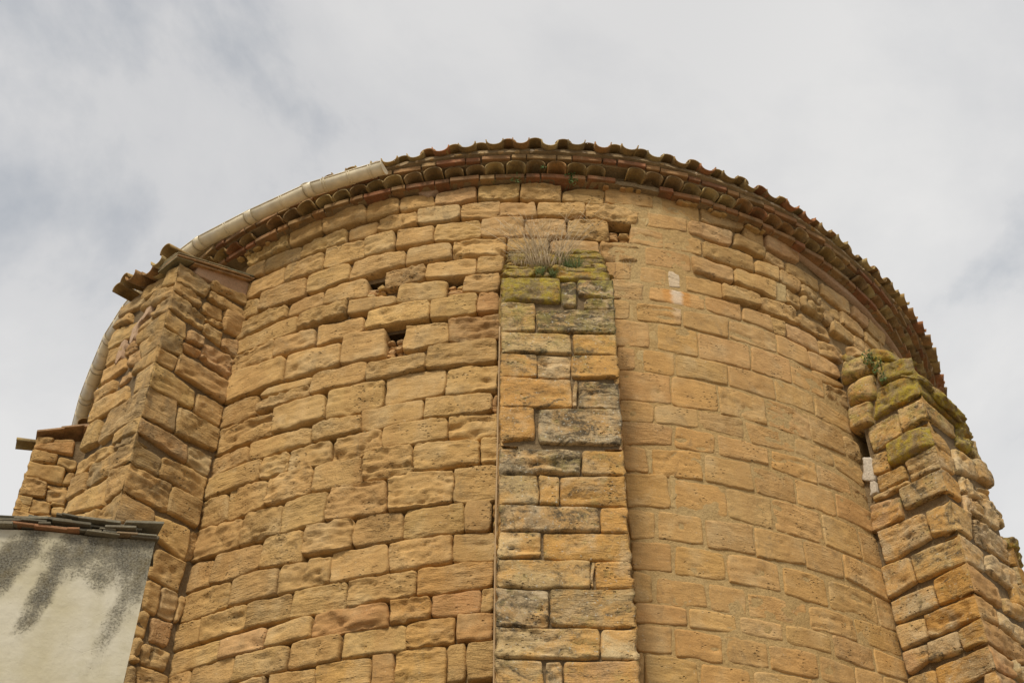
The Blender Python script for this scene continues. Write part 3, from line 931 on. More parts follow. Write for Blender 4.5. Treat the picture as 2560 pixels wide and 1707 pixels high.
    faces = np.stack([idx[:-1, :-1], idx[:-1, 1:], idx[1:, 1:], idx[1:, :-1]], -1).reshape(-1, 4).tolist()
    # skirt
    loop = [(0, j) for j in range(nx1)] + [(i, nx1 - 1) for i in range(1, ny1)] + [(ny1 - 1, j) for j in range(nx1 - 2, -1, -1)] + [(i, 0) for i in range(ny1 - 2, 0, -1)]
    li = np.array([a for a, b in loop]); lj = np.array([b for a, b in loop])
    ss, zz = s_[li, lj].copy(), z_[li, lj]
    if corner[0]: ss = np.where(lj == 0, ss + depth, ss)
    if corner[1]: ss = np.where(lj == nx1 - 1, ss - depth, ss)
    K = surf.map(ss, zz, np.full(len(loop), -depth) - back)
    b0 = nx1 * ny1; fl = idx[li, lj]; m = len(loop)
    for a in range(m):
        b = (a + 1) % m; faces.append([int(fl[b]), int(fl[a]), b0 + a, b0 + b])
    V = np.concatenate([V.reshape(-1, 3), K])
    if collect is not None:
        collect.add(V, faces); return None
    cen = V.mean(0)
    base_c = KC[kind]
    if style.get('even') and kind in 'npgroye': base_c = [.58 * a + .42 * b for a, b in zip((.475, .280, .104), base_c)]
    j = rng.normal(0, .025, 3) * .6 + rng.normal(0, .09 if not style.get('even') else .06)
    col = [min(.75, max(.02, base_c[i] * (1 + j[i]))) for i in range(3)]
    mat, al = M_ST, 1.0 - style.get('grime', .15) * rng.uniform(.3, 1.0)
    if style.get('dressed'): mat = M_DR
    if kind in 'klv': mat, al = M_WE, {'k': .66, 'v': .50, 'l': .38}[kind]
    if kind == 'u': mat, al = M_WE, .30
    if kind == 'm': mat, al = M_MO, 1.0
    if kind in 'onp' and style.get('crust'): mat, al = M_WE, .36
    return mesh_obj(name, V - cen, faces, mat, parent, True, (*col, al), cen)


OLD = dict(rr=.0100, H=.026, rough=.007, fine=.004, bed=.0060, lump=.013, gap=-.0062, corner=.009, wob=.010, under=1.5, tilt=.014, act=1.1, cav=1.3, base=-.020, proud=.013)
LOW = dict(OLD, rr=.008, H=.018, under=1.3, corner=.006, base=-.012, gap=-.0055, lump=.010, proud=.008, wob=.009)
NEW = dict(dressed=True, even=True, fine=.003, gz=.0050, rr=.0045, H=.0065, rough=.0020, bed=.0026, lump=.006, gap=-.003, corner=.006, wob=.008, under=1.0, tilt=.003, act=1.0, cav=.35, base=-.0045, proud=.0025)
MID = dict(OLD, rough=.004, rr=.013, H=.018, bed=.0055, base=-.009, gap=-.004, cav=.8, corner=.008, wob=.010)
ERO = dict(OLD, rr=.03, H=.026, bed=.012, lump=.018, act=1.2, cav=4, dip=.1, wob=.014)
BUT = dict(dressed=True, fine=.003, rr=.008, H=.014, bed=.0050, lump=.010, gap=-.002, corner=.005, wob=.007, under=1.2, tilt=.004, act=1.0, cav=.7, base=-.005, proud=.004, crust=True)
BUTL = dict(OLD, grime=.3, rr=.009, H=.018, lump=.012, base=-.010, gap=-.006, corner=.006, under=1.3)

# ------------------------------------------------------------------ ground
g = 200
ground = mesh_obj('ground', [(-g, -g, 0), (g, -g, 0), (g, g, 0), (-g, g, 0)], [(0, 1, 2, 3)], M_GROUND); ground['kind'] = 'structure'

# ------------------------------------------------------------------ the apse
apse = thing('church_apse', 'round sandstone church apse with tiled eaves, between the buttresses', 'apse', (AX, AY, 0))
apse_inv = Vector((-AX, -AY, 0))
def under(o, parent):                          # parent keeping world placement
    o.parent = parent; o.matrix_parent_inverse = Matrix.Translation(-Vector(parent_world(parent)))
def parent_world(p):
    v = p.location.copy()
    if p.parent: v = v + p.matrix_parent_inverse.translation + parent_world(p.parent)
    return v

holes = [[(q[0][0] - .012, q[0][1] + .02), (q[1][0] + .012, q[1][1] + .02), (q[2][0] + .012, q[2][1] - .008), (q[3][0] - .012, q[3][1] - .008)] for k, q in parse(HOLES)] + [[(2.13, 8.10), (2.20, 8.08), (2.19, 8.0), (2.12, 8.03)]]
def point_depth(S, Z):
    """how far the joint mortar lies behind the wall face, and how far it is repointed (0..1)"""
    p = np.stack([S * 1.2, Z * 1.2, np.zeros_like(S)], -1)
    nz = fbm(p, 3)
    right = np.clip((S - .45) / .2, 0, 1)
    old = np.clip((Z - 7.55 + .35 * nz) / .5, 0, 1) * np.clip((S - 1.35) / .4, 0, 1) + np.clip((Z - 7.9) / .3, 0, 1) * np.clip((S - 1.2) / .3, 0, 1) * .6
    pt = np.clip(right * (1 - .75 * np.clip(old, 0, 1)) + right * .12 * nz, 0, 1)
    low = np.clip((5.6 - Z) / .9, 0, 1) * (1 - right)
    pt = np.maximum(pt, low * .35)
    dep = .072 * (1 - pt) + .0030 * pt
    return dep, pt
def drum_core():
    s0, s1, z0, z1 = -6.8, 6.8, 0.0, 8.93
    sx = np.concatenate([np.linspace(s0, -2.9, 40, endpoint=False), np.arange(-2.9, 4.2, .028), np.linspace(4.2, s1, 50)])
    zx = np.concatenate([np.linspace(z0, 4.2, 12, endpoint=False), np.arange(4.2, z1, .028), [z1]])
    S, Z = np.meshgrid(sx, zx)
    dep, pt = point_depth(S, Z)
    p = np.stack([S * 14, Z * 14, np.zeros_like(S)], -1)
    off = -dep + (.006 - .0025 * pt) * fbm(p, 3) + .022 * (1 - pt) * np.clip(fbm(p * .16 + 9, 3) * 3, 0, 1)
    for q in holes:
        q = np.array(q); a0, a1 = min(q[:, 0]) - .005, max(q[:, 0]) + .005; b0, b1 = min(q[:, 1]), max(q[:, 1])
    V = DRUM.map(S, Z, off).reshape(-1, 3)
    ny, nx = S.shape; idx = np.arange(nx * ny).reshape(ny, nx)
    F = np.stack([idx[:-1, :-1], idx[:-1, 1:], idx[1:, 1:], idx[1:, :-1]], -1).reshape(-1, 4)
    cs = (S[:-1, :-1] + S[1:, 1:]).reshape(-1) / 2; cz = (Z[:-1, :-1] + Z[1:, 1:]).reshape(-1) / 2; keep = np.ones(len(F), bool)
    for q in holes:
        q = np.array(q); keep &= ~((cs > q[:, 0].min()) & (cs < q[:, 0].max()) & (cz > q[:, 1].min()) & (cz < q[:, 1].max()))
    F = F[keep]
    me = bpy.data.meshes.new('wall'); me.from_pydata(V.tolist(), [], F.tolist())
    me.polygons.foreach_set('use_smooth', [True] * len(me.polygons))
    at = me.attributes.new('pointing', 'FLOAT', 'POINT'); at.data.foreach_set('value', pt.reshape(-1).astype(np.float32))
    me.materials.append(M_CORE)
    o = bpy.data.objects.new('wall', me); C.objects.link(o); return o
wall = drum_core(); under(wall, apse)

def place(o, parent):
    if o is not None: under(o, parent)
    return o
tracedL, tracedR = parse(WALL_L), parse(WALL_R)
def reach(lst, side, lim, far):
    '''let the last block of each course run right up to the buttress'''
    for k, q in lst:
        a = min(q[0][0], q[3][0]) if side < 0 else max(q[1][0], q[2][0]); zc = sum(p[1] for p in q) / 4
        if side * a < lim: continue
        if any(side * (sum(p[0] for p in t) / 4) > side * (sum(p[0] for p in q) / 4) + .04 and min(p[1] for p in t) < zc < max(p[1] for p in t) for _, t in lst): continue
        for i in ((0, 3) if side < 0 else (1, 2)): q[i] = (side * far, q[i][1])
for k, q in tracedL:
    for hq in holes[:5]:
        h0, h1 = min(p[0] for p in hq), max(p[0] for p in hq); v0, v1 = min(p[1] for p in hq), max(p[1] for p in hq)
        q0, q1 = min(p[0] for p in q), max(p[0] for p in q); zc = sum(p[1] for p in q) / 4
        if v0 < zc < v1:
            for i, p in enumerate(q):
                if i in (1, 2) and h0 < p[0] < h1 and q0 < h0 - .05: q[i] = (h0, p[1])
                if i in (0, 3) and h0 < p[0] < h1 and q1 > h1 + .05: q[i] = (h1, p[1])
reach(tracedL, -1, 2.28, 2.60); reach([t for t in tracedR if sum(p[1] for p in t[1]) / 4 < 7.6], 1, 2.45, 2.72)
for k, q in tracedL:
    z = q[0][1]; s = q[0][0]
    st = LOW if z < 5.7 else OLD
    if z > 5.7 and z < 6.4: st = dict(OLD, rr=.010, H=.023, base=-.016, under=1.4, proud=.010)
    place(stone(DRUM, q, k, None, st), wall)
for k, q in tracedR:
    cz = np.mean([a[1] for a in q]); cs = np.mean([a[0] for a in q])
    pt = float(point_depth(np.array([cs]), np.array([cz]))[1][0])
    st = NEW if pt > .7 else MID
    if k == 'e': st = ERO
    o = stone(DRUM, q, k, None, st)
    if k != 'w' and min(a[0] for a in q) < 1.09 < max(a[0] for a in q) and 7.45 < cz < 8.0: o.data.materials[0] = M_STREAK
    place(o, wall)
# coursed stones beyond the traced ones: round the right-hand shoulder, and a few rows under the frame's edge
def courses(surf, s0, s1, z0, z1, style, parent, hmin=.15, hmax=.2, wmin=.24, wmax=.42, kinds='nnypg', skip=(), collect=None, corners=None, back=0.0):
    z = z1
    while z > z0 + .05:
        h = min(rnd.uniform(hmin, hmax), z - z0); s = s0 - (rnd.uniform(0, .2) if corners is None else 0)
        while s < s1 - .02:
            w = rnd.uniform(wmin, wmax); e_ = min(s + w, s1)
            if s1 - e_ < .1: e_ = s1
            q = [(max(s, s0), z), (e_, z + rnd.uniform(-.004, .004)), (e_, z - h + .012), (max(s, s0), z - h + .012)]
            cs, cz = (q[0][0] + e_) / 2, z - h / 2
            if not any(min(a[0] for a in t) < cs < max(a[0] for a in t) and min(a[1] for a in t) < cz < max(a[1] for a in t) for t in skip) and e_ - q[0][0] > .04:
                cn = (0, 0)
                if corners: cn = (1 if corners[0] and abs(q[0][0] - s0) < 1e-6 else 0, 1 if corners[1] and abs(e_ - s1) < 1e-6 else 0)
                o = stone(surf, q, rnd.choice(kinds), None, style, corner=cn, collect=collect, back=back)
                if o is not None: place(o, parent)
            s = e_ + .012
        z -= h
trq = [q for k, q in tracedR]
courses(DRUM, 3.35, 5.3, 7.25, 8.78, MID, wall, skip=trq, kinds='nnype')
low = MB()
courses(DRUM, -2.6, 2.7, 3.4, 4.40, LOW, wall, collect=low); courses(DRUM, -5.6, -3.2, 5.6, 8.80, OLD, wall, collect=low)
o = low.build('stone', M_ST, None, True, (*KC['n'], 1), recalc=False); o['kind'] = 'stuff'; place(o, wall)

# rubble packed into the putlog holes
def lumpstone(c, ax, up, nrm, sz, kind, parent, name='rubble_stone', mat=None):
    import bmesh
    bm = bmesh.new(); bmesh.ops.create_icosphere(bm, subdivisions=4 if max(sz) > .09 else 2, radius=1.0)
    sd_ = rng.uniform(0, 200, 3); ax, up, nrm = (np.array(a, float) for a in (ax, up, nrm))
    co = np.array([v.co[:] for v in bm.verts]); co = np.sign(co) * np.abs(co) ** .6
    co *= (1 + .22 * vnoise(co * 1.6 + sd_) + (.16 * fbm(co * 3.4 + sd_, 4) if max(sz) > .09 else 0))[:, None]
    for v, p in zip(bm.verts, co): v.co = Vector(p[0] * sz[0] * ax + p[1] * sz[1] * up + p[2] * sz[2] * nrm)
    me = bpy.data.meshes.new(name); bm.to_mesh(me); bm.free(); me.materials.append(mat or M_ST)
    me.polygons.foreach_set('use_smooth', [max(sz) > .09] * len(me.polygons))
    o = bpy.data.objects.new(name, me); C.objects.link(o); o.location = Vector(c); o.color = (*KC[kind], 1)
    return place(o, parent)
for hi, (q) in enumerate(holes):
    q = np.array(q); s0, s1, z0, z1 = q[:, 0].min(), q[:, 0].max(), q[:, 1].min(), q[:, 1].max()
    g_ = .022; ring = [(s0 - g_, z0 - g_), (s1 + g_, z0 - g_), (s1 + g_, z1 + g_), (s0 - g_, z1 + g_)]
    V = [DRUM.map(np.array([a]), np.array([b]), np.array([o_]))[0] for o_ in (-.075, -.34) for a, b in ring]
    mb = MB(); mb.add(V, [(0, 1, 5, 4), (1, 2, 6, 5), (2, 3, 7, 6), (3, 0, 4, 7), (4, 5, 6, 7)]); place(mb.build('putlog_recess', M_EARTH, recalc=False), wall)
    if hi == 5: continue
    wide = (s1 - s0) > .13; z = z0 + .002
    while z < z0 + .58 * (z1 - z0):
        hh = rng.uniform(.026, .046); n_ = 2 if wide or rng.uniform() < .45 else 1
        for i in range(n_):
            ww = (s1 - s0) / n_; s = s0 + ww * (i + .5)
            t = s / 4; c = DRUM.map(np.array([s]), np.array([z + hh / 2]), np.array([-.09 + rng.uniform(-.02, .03)]))[0]
            a = rng.uniform(-.25, .25)
            lumpstone(c, (math.cos(t), math.sin(t), a * .5), (-a * .4 * math.cos(t), 0, 1), (math.sin(t), -math.cos(t), 0), (ww * rng.uniform(.38, .54), hh * .55, .05), rnd.choice('rrpny'), wall)
        z += hh
# broad mortar repairs, a bleached block's run-off stain and the pink render under the eaves
PATCHST = dict(NEW, H=.003, rr=.008, bed=.001, lump=.006, wob=.026, corner=.004, fine=.008, base=-.005, cav=0, gap=-.006, gz=.004, dressed=False)
for k, q in parse(PATCH):
    o = stone(DRUM, q, 'n', None, PATCHST, name='mortar_patch'); o.data.materials[0] = M_LIME; place(o, wall)
def band(name, s0, s1, lowf, top, mat, thick):
    S = np.linspace(s0, s1, int((s1 - s0) / .03)); V = []; F = []
    n = 6
    for a, s in enumerate(S):
        lo = lowf(s) + .012 * float(vnoise(np.array([[s * 9, 3.3, 0]]))[0]) + .006 * float(vnoise(np.array([[s * 40, 3.3, 0]]))[0])
        for j in range(n):
            z = lo + (top - lo) * j / (n - 1); off = thick if 0 < j else -.04
            if j == 1: z = lo + .003
            V.append(DRUM.map(np.array([s]), np.array([z]), np.array([off + .004 * float(vnoise(np.array([[s * 6, z * 8, 2.]]))[0])]))[0])
    for a in range(len(S) - 1):
        for j in range(n - 1): F.append((a * n + j, (a + 1) * n + j, (a + 1) * n + j + 1, a * n + j + 1))
    o = mesh_obj(name, V, F, mat, None, True); return place(o, wall)
band('render_band', 2.05, 6.6, lambda s: np.interp(s, [2.08, 2.5, 2.9, 3.3, 3.8, 4.2, 6.6], [8.90, 8.858, 8.815, 8.835, 8.84, 8.835, 8.83]) - .02, 8.925, M_PINK, .014)
band('render_band', -1.25, -.32, lambda s: np.interp(s, [-1.25, -.95, -.85, -.75, -.45, -.32], [8.875, 8.87, 8.80, 8.865, 8.865, 8.89]), 8.925, M_PINK, .010)

# ------------------------------------------------------------------ cornice rings and roof
def ringpt(t, r, z): return np.array([AX + r * math.sin(t), AY - r * math.cos(t), z])
def ring_mesh(name, prof, mat, parent, t0=-1.7, t1=1.7, n=170, jit=0.0, smooth=False):
    V, F = [], []; m = len(prof)
    for i in range(n + 1):
        t = t0 + (t1 - t0) * i / n
        for f_, z in prof:
            V.append(ringpt(t, f_(t) + (rng.uniform(-jit, jit) if jit else 0), z + (rng.uniform(-jit, jit) if jit else 0)))
    for i in range(n):
        for j in range(m - 1): F.append((i * m + j, (i + 1) * m + j, (i + 1) * m + j + 1, i * m + j + 1))
    o = mesh_obj(name, V, F, mat, None, smooth); return place(o, parent) if parent else o
rb = r_brick
rb2 = lambda t: .5 * r_brick(t) + .5 * (r_eave(t) - .17) + .09
M_BED = mat_mortar('bedding_mortar', (.24, .17, .09), (.33, .24, .13))
cornice = ring_mesh('cornice', [(lambda t: rb(t) - .16, 8.86), (lambda t: rb(t) - .03, 8.864), (lambda t: rb(t) - .03, 8.905), (lambda t: rb(t) - .065, 8.908), (lambda t: rb(t) - .065, 8.975), (lambda t: rb(t) + .035, 8.982),
                                (lambda t: rb2(t) - .035, 8.99), (lambda t: rb2(t) - .035, 9.03), (lambda t: rb2(t) + .02, 9.045), (lambda t: rb2(t) + .01, 9.09), (lambda t: rb2(t) - .3, 9.16)], M_BED, None, jit=.004, n=420)
under(cornice, apse)
roof = ring_mesh('roof', [(lambda t: rb2(t) - .05, 9.075), (lambda t: r_eave(t) - .12, 9.085), (lambda t: 3.0, 9.55), (lambda t: .02, 10.7)], M_TILE, None, n=80)
roof.color = (.30, .20, .11, 1); under(roof, apse)
BC = [(.33, .165, .07), (.29, .13, .06), (.34, .19, .08), (.34, .215, .095), (.26, .115, .055), (.32, .175, .08)]
def brick_mesh(L, Hh, D):
    mb = MB(); mb.box((0, 0, 0), (L / 2, 0, 0), (0, D / 2, 0), (0, 0, Hh / 2), .004)
    o = mb.build('brick', M_BRICK); me = o.data; bpy.data.objects.remove(o); return me
bm_long = [brick_mesh(.235, .046, .17), brick_mesh(.228, .044, .17)]; bm_short = [brick_mesh(.115, .046, .17), brick_mesh(.108, .044, .17)]
def brick_ring(rf, z, t0, t1, skip=()):
    t = t0; k = 0
    while t < t1:
        r = rf(t); long = (k % 2 == 0) if rnd.random() > .12 else rnd.random() > .5
        L = (.245 if long else .122); dt = L / r; tm = t + dt / 2
        if not any(a < tm < b for a, b in skip):
            me = rnd.choice(bm_long if long else bm_short)
            o = bpy.data.objects.new('brick', me); C.objects.link(o)
            rr = rf(tm) - .085 + rnd.uniform(-.006, .006)
            o.location = Vector(ringpt(tm, rr, z + rnd.uniform(-.004, .004)))
            slope = math.atan((rf(tm + .02) - rf(tm - .02)) / (.04 * rr))
            o.rotation_euler = (rnd.uniform(-.03, .03), rnd.uniform(-.02, .02), tm + slope * -1 * -1 + rnd.uniform(-.015, .015))
            c = rnd.choice(BC); f = rnd.uniform(.85, 1.15); o.color = (c[0] * f, c[1] * f, c[2] * f, 1)
            place(o, cornice)
        t += dt; k += 1
brick_ring(rb, 8.885, -1.3, 1.55, skip=[(.163, .235)])
brick_ring(rb2, 9.012, -1.3, 1.55)
def barrel(w, h, L, up=True, th=.0085, taper=.88, n=9, seg=3):
    """half-barrel clay tile along +Y (mouth at y = 0), width w, rise h; up: crown upwards"""
    V, F = [], []
    sg = 1 if up else -1
    for k in range(seg + 1):
        y = L * k / seg; sc = 1 - (1 - taper) * k / seg
        for sh in (0, 1):
            for i in range(n + 1):
                a = math.pi * i / n
                x = math.cos(a) * (w / 2 - sh * th) * sc; z = math.sin(a) ** .85 * (h - sh * th) * sc
                V.append((x, y, sg * z))
    m = (n + 1) * 2
    for k in range(seg):
        for i in range(n):
            a = k * m + i; F.append((a, a + 1, a + m + 1, a + m)); b = a + n + 1; F.append((b + 1, b, b + m, b + m + 1))
        for i in (0, n):
            a = k * m + i; b = a + n + 1; F.append((a, a + m, b + m, b))
    for k in (0, seg):
        for i in range(n):
            a = k * m + i; b = a + n + 1; F.append((a, b, b + 1, a + 1) if k == 0 else (a, a + 1, b + 1, b))
    mb = MB(); mb.add(V, F); o = mb.build('tile', M_TILE, smooth=True); me = o.data; bpy.data.objects.remove(o)
    me.shade_flat() if hasattr(me, 'shade_flat') and False else None
    return me
me_cover = [barrel(.142, .064, .42, True), barrel(.136, .058, .42, True)]
me_chan = [barrel(.146, .058, .42, False), barrel(.14, .062, .42, False)]
me_corn = [barrel(.158, .072, .24, True, taper=.95), barrel(.154, .066, .24, True, taper=.95)]
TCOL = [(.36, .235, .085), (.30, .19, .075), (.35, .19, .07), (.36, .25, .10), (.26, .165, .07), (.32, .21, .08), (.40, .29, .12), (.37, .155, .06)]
def tile(me, t, r, z, parent, name, pitch=0.0, yawj=.04, face=None):
    o = bpy.data.objects.new(name, me); C.objects.link(o)
    o.location = Vector(ringpt(t, r, z)) if face is None else Vector(face[0])
    o.rotation_euler = Matrix.Rotation((t if face is None else face[1]) + rnd.uniform(-yawj, yawj), 3, 'Z').to_4x4().to_3x3() .to_euler()
    o.rotation_euler = (Matrix.Rotation(o.rotation_euler.z, 3, 'Z') @ Matrix.Rotation(pitch + rnd.uniform(-.03, .03), 3, 'X') @ Matrix.Rotation(rnd.uniform(-.06, .06), 3, 'Y')).to_euler()
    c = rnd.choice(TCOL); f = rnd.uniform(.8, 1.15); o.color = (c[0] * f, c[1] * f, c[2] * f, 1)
    return place(o, parent)
t = -1.42
while t < 1.6:                                  # eave tiles: channel, then the cover tile riding over its edge
    r = float(r_eave(t)); tile(rnd.choice(me_chan), t, r + .012 + rnd.uniform(-.014, .016), 9.119 + rnd.uniform(-.007, .007), roof, 'roof_tile', pitch=.22)
    t2 = t + .111 / r; r2 = float(r_eave(t2)); tile(rnd.choice(me_cover), t2, r2 - .018 + rnd.uniform(-.020, .014), 9.083 + rnd.uniform(-.006, .008), roof, 'roof_tile', pitch=.20, yawj=.08)
    t += .222 / r * rnd.uniform(.95, 1.05)
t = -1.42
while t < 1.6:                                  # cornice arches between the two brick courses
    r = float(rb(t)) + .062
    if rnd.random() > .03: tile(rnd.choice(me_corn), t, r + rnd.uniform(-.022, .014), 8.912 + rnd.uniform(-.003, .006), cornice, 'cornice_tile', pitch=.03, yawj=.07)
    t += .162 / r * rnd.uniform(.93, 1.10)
# bedding mortar crumbs under the roof tiles
for i in range(46):
    t = rnd.uniform(-.35, 1.35); r = float(rb2(t))
    lumpstone(ringpt(t, r + .005, 9.052), (math.cos(t), math.sin(t), 0), (0, 0, 1), (math.sin(t), -math.cos(t), 0), (rnd.uniform(.012, .035), rnd.uniform(.006, .012), .02), rnd.choice('wlgn'), cornice, name='mortar_lump')
# flat stone slips wedged under the lower brick course
for i in range(26):
    t = rnd.choice([rnd.uniform(.17, .42), rnd.uniform(.02, .55), rnd.uniform(-.75, -.55)]); r = float(rb(t)) - .07
    lumpstone(ringpt(t, r + .005, 8.845 + rnd.uniform(-.012, .012)), (math.cos(t), math.sin(t), 0), (0, 0, 1), (math.sin(t), -math.cos(t), 0), (rnd.uniform(.02, .05), rnd.uniform(.006, .014), .03), rnd.choice('yynr'), wall)

# ------------------------------------------------------------------ gutter
gut = thing('rain_gutter', 'cream half-round rain gutter hung under the left eaves', 'gutter', tuple(ringpt(-.6, 4.24, 8.95)))
GV = [(-.285, 4.262), (-.44, 4.253), (-.585, 4.245), (-.72, 4.291), (-.86, 4.33), (-1.0, 4.35), (-1.11, 4.382), (-1.22, 4.419), (-1.34, 4.514), (-1.47, 4.66)]
def gz(t): return 8.965
GP = [Vector(ringpt(t, r, gz(t))) for t, r in GV]
def halfround(a, b, rad, th, name, mat, parent, ext=0.0, full=False, n=12):
    a, b = Vector(a), Vector(b); d = (b - a); L = d.length; d.normalize(); a = a - d * ext; b = b + d * ext
    side = Vector((0, 0, 1)).cross(d).normalized(); up = d.cross(side).normalized()
    if up.z < 0: up = -up
    V, F = [], []
    for p in (a, b):
        for rr in (rad, rad - th):
            for i in range(n + 1):
                an = math.pi + math.pi * i / n; V.append(p + side * math.cos(an) * rr + up * math.sin(an) * rr * 1.02)
    m = n + 1
    for i in range(n):
        F.append((i, i + 1, 2 * m + i + 1, 2 * m + i)); F.append((m + i + 1, m + i, 3 * m + i, 3 * m + i + 1))
        F.append((i, m + i, m + i + 1, i + 1)); F.append((2 * m + i, 2 * m + i + 1, 3 * m + i + 1, 3 * m + i))
    for i in (0, n): F.append((i, 2 * m + i, 3 * m + i, m + i))
    mb = MB(); mb.add(V, F)
    # rolled lip along both rims
    if not full:
        for sgn in (-1, 1):
            c = side * sgn * (rad + .001)
            ring = [(math.cos(k * math.pi / 3) * .006, math.sin(k * math.pi / 3) * .006) for k in range(6)]
            V2 = [p + c + side * x + up * y for p in (a, b) for x, y in ring]
            mb.add(V2, [(k, (k + 1) % 6, 6 + (k + 1) % 6, 6 + k) for k in range(6)] + [tuple(range(5, -1, -1)), tuple(range(6, 12))])
    o = mb.build(name, mat, smooth=True)
    return place(o, parent)
for i in range(len(GP) - 1):
    halfround(GP[i], GP[i + 1], .062, .003, 'gutter_section', M_GUT, gut, ext=0.0)
    d = (GP[i + 1] - GP[i]).normalized(); L = (GP[i + 1] - GP[i]).length
    if i > 0:
        halfround(GP[i] - d * .0 - d * .035, GP[i] + d * .035, .0665, .003, 'joint_sleeve', M_GUT, gut, full=True)
        halfround(GP[i] + d * .040, GP[i] + d * .046, .068, .004, 'joint_seal', M_SEAM, gut, full=True)
    for fr in ((.16, .45, .80) if i == 0 else (.45,) if L < .65 else (.33, .70)):
        p = GP[i] + d * L * fr
        for w_ in (-.011, .011):
            halfround(p + d * (w_ - .003), p + d * (w_ + .003), .067, .006, 'bracket', M_GUT, gut, full=True)
d = (GP[1] - GP[0]).normalized(); side = Vector((0, 0, 1)).cross(d).normalized()
V = [GP[0] - d * .004] + [GP[0] - d * .004 + side * math.cos(math.pi + math.pi * i / 12) * .066 + Vector((0, 0, 1)) * math.sin(math.pi + math.pi * i / 12) * .067 for i in range(13)]
V += [v + d * .006 for v in V]
mb = MB(); mb.add(V, [(0, i, i + 1) for i in range(1, 13)] + [(14, 14 + i + 1, 14 + i) for i in range(1, 13)] + [(i, 14 + i, 14 + i + 1, i + 1) for i in range(1, 13)] + [(1, 0, 14, 15), (0, 13, 27, 14)])
place(mb.build('end_cap', M_GUT), gut)

# ------------------------------------------------------------------ buttresses
def prism(name, foot, z0, tops, mat, parent):
    """solid with the plan 'foot' (list of xy) and a top height for each corner"""
    n = len(foot); V = [(x, y, z0) for x, y in foot] + [(x, y, z) for (x, y), z in zip(foot, tops)]
    F = [tuple(range(n - 1, -1, -1)), tuple(range(n, 2 * n))] + [(i, (i + 1) % n, n + (i + 1) % n, n + i) for i in range(n)]
    mb = MB(); mb.add(V, F); o = mb.build(name, mat); return place(o, parent)
def fp(F_, s, off): p = F_.P + s * F_.e + off * F_.n; return (float(p[0]), float(p[1]))
# central one
cb = thing('stone_buttress', 'flat middle buttress with dark-crusted blocks, yellow moss and dry grass on its stepped top', 'buttress', (.33, 6.3, 0))
prism('core', [fp(F_CB, -.40, -.02), fp(F_CB, .322, -.02), fp(F_CB, .322, -.8), fp(F_CB, -.40, -.8)], 0, [7.36, 7.36, 7.36, 7.36], M_EARTH, cb)
prism('core', [fp(F_CB, -.385, -.06), fp(F_CB, .31, -.06), fp(F_CB, .31, -.5), fp(F_CB, -.385, -.5)], 7.36, [7.42, 7.42, 7.95, 7.95], M_EARTH, cb)
SL, SR = -.418, .340
for k, q in parse(CB):
    q = [list(a) for a in q]; cn = [0, 0]
    if abs(q[0][0] - SL) < .03 or abs(q[3][0] - SL) < .03: q[0][0] = q[3][0] = SL; cn[0] = 1
    if abs(q[1][0] - SR) < .03 or abs(q[2][0] - SR) < .03: q[1][0] = q[2][0] = SR; cn[1] = 1
    if q[0][1] < 4.6: q[2][1] = q[3][1] = min(q[2][1], 4.34)
    st = dict(BUT, lump=.013, bed=.007, cav=2.2) if k == 'k' else dict(BUT, lump=.014, rr=.03, H=.03) if k == 'm' else BUT
    place(stone(F_CB, q, k, None, st, corner=tuple(cn)), cb)
courses(F_CB, SL, SR, 3.3, 4.33, BUT, cb, kinds='ovvl', corners=(1, 1))
F_CBL = Face(tuple(F_CB.P + F_CB.e * SL), tuple(-F_CB.n), tuple(-F_CB.e)); F_CBR = Face(tuple(F_CB.P + F_CB.e * SR), tuple(-F_CB.n), tuple(F_CB.e))
for F_, kk in ((F_CBL, 'nvlo'), (F_CBR, 'nopl')):
    courses(F_, 0, .46, 4.35, 7.38, BUT, cb, kinds=kk, corners=(1, 0), wmin=.2, wmax=.34)
LEDG = [(.05, [(-.418, 7.522, -.190, 7.437), (-.182, 7.495, -.078, 7.437), (-.05, 7.520, .338, 7.425)]),
        (.15, [(-.395, 7.683, -.196, 7.622), (-.19, 7.66, -.115, 7.60), (-.112, 7.682, .004, 7.625), (.055, 7.706, .336, 7.628)]),
        (.25, [(-.376, 7.845, -.18, 7.80), (-.16, 7.83, .08, 7.79), (.10, 7.880, .333, 7.825)]),
        (.36, [(-.378, 8.005, -.05, 7.965), (-.04, 8.02, .08, 7.975), (.093, 8.045, .334, 7.985)]),
        (.10, [(-.40, 7.60, -.10, 7.545), (-.08, 7.61, .33, 7.545)]), (.20, [(-.38, 7.77, -.1, 7.70), (-.08, 7.79, .33, 7.72)]), (.31, [(-.37, 7.94, .0, 7.87), (.02, 7.95, .33, 7.89)])]
MOS = dict(BUT, rr=.03, H=.03, lump=.016, bed=.008, wob=.012, corner=.02, gap=.002, under=1.0)
for off, L in LEDG:
    for a, zt, b, zb in L:
        place(stone(F_CB, [(a, zt), (b, zt + rnd.uniform(-.006, .006)), (b, zb), (a, zb)], 'm', None, MOS, back=off, depth=.14), cb)
        # ledge top slab
        c = F_CB.map(np.array([(a + b) / 2]), np.array([zt - .02]), np.array([-off - .06]))[0]
        lumpstone(c, F_CB.e, (0, 0, 1), F_CB.n, ((b - a) * .48, .02, .07), 'm', cb, mat=M_MO, name='stone')

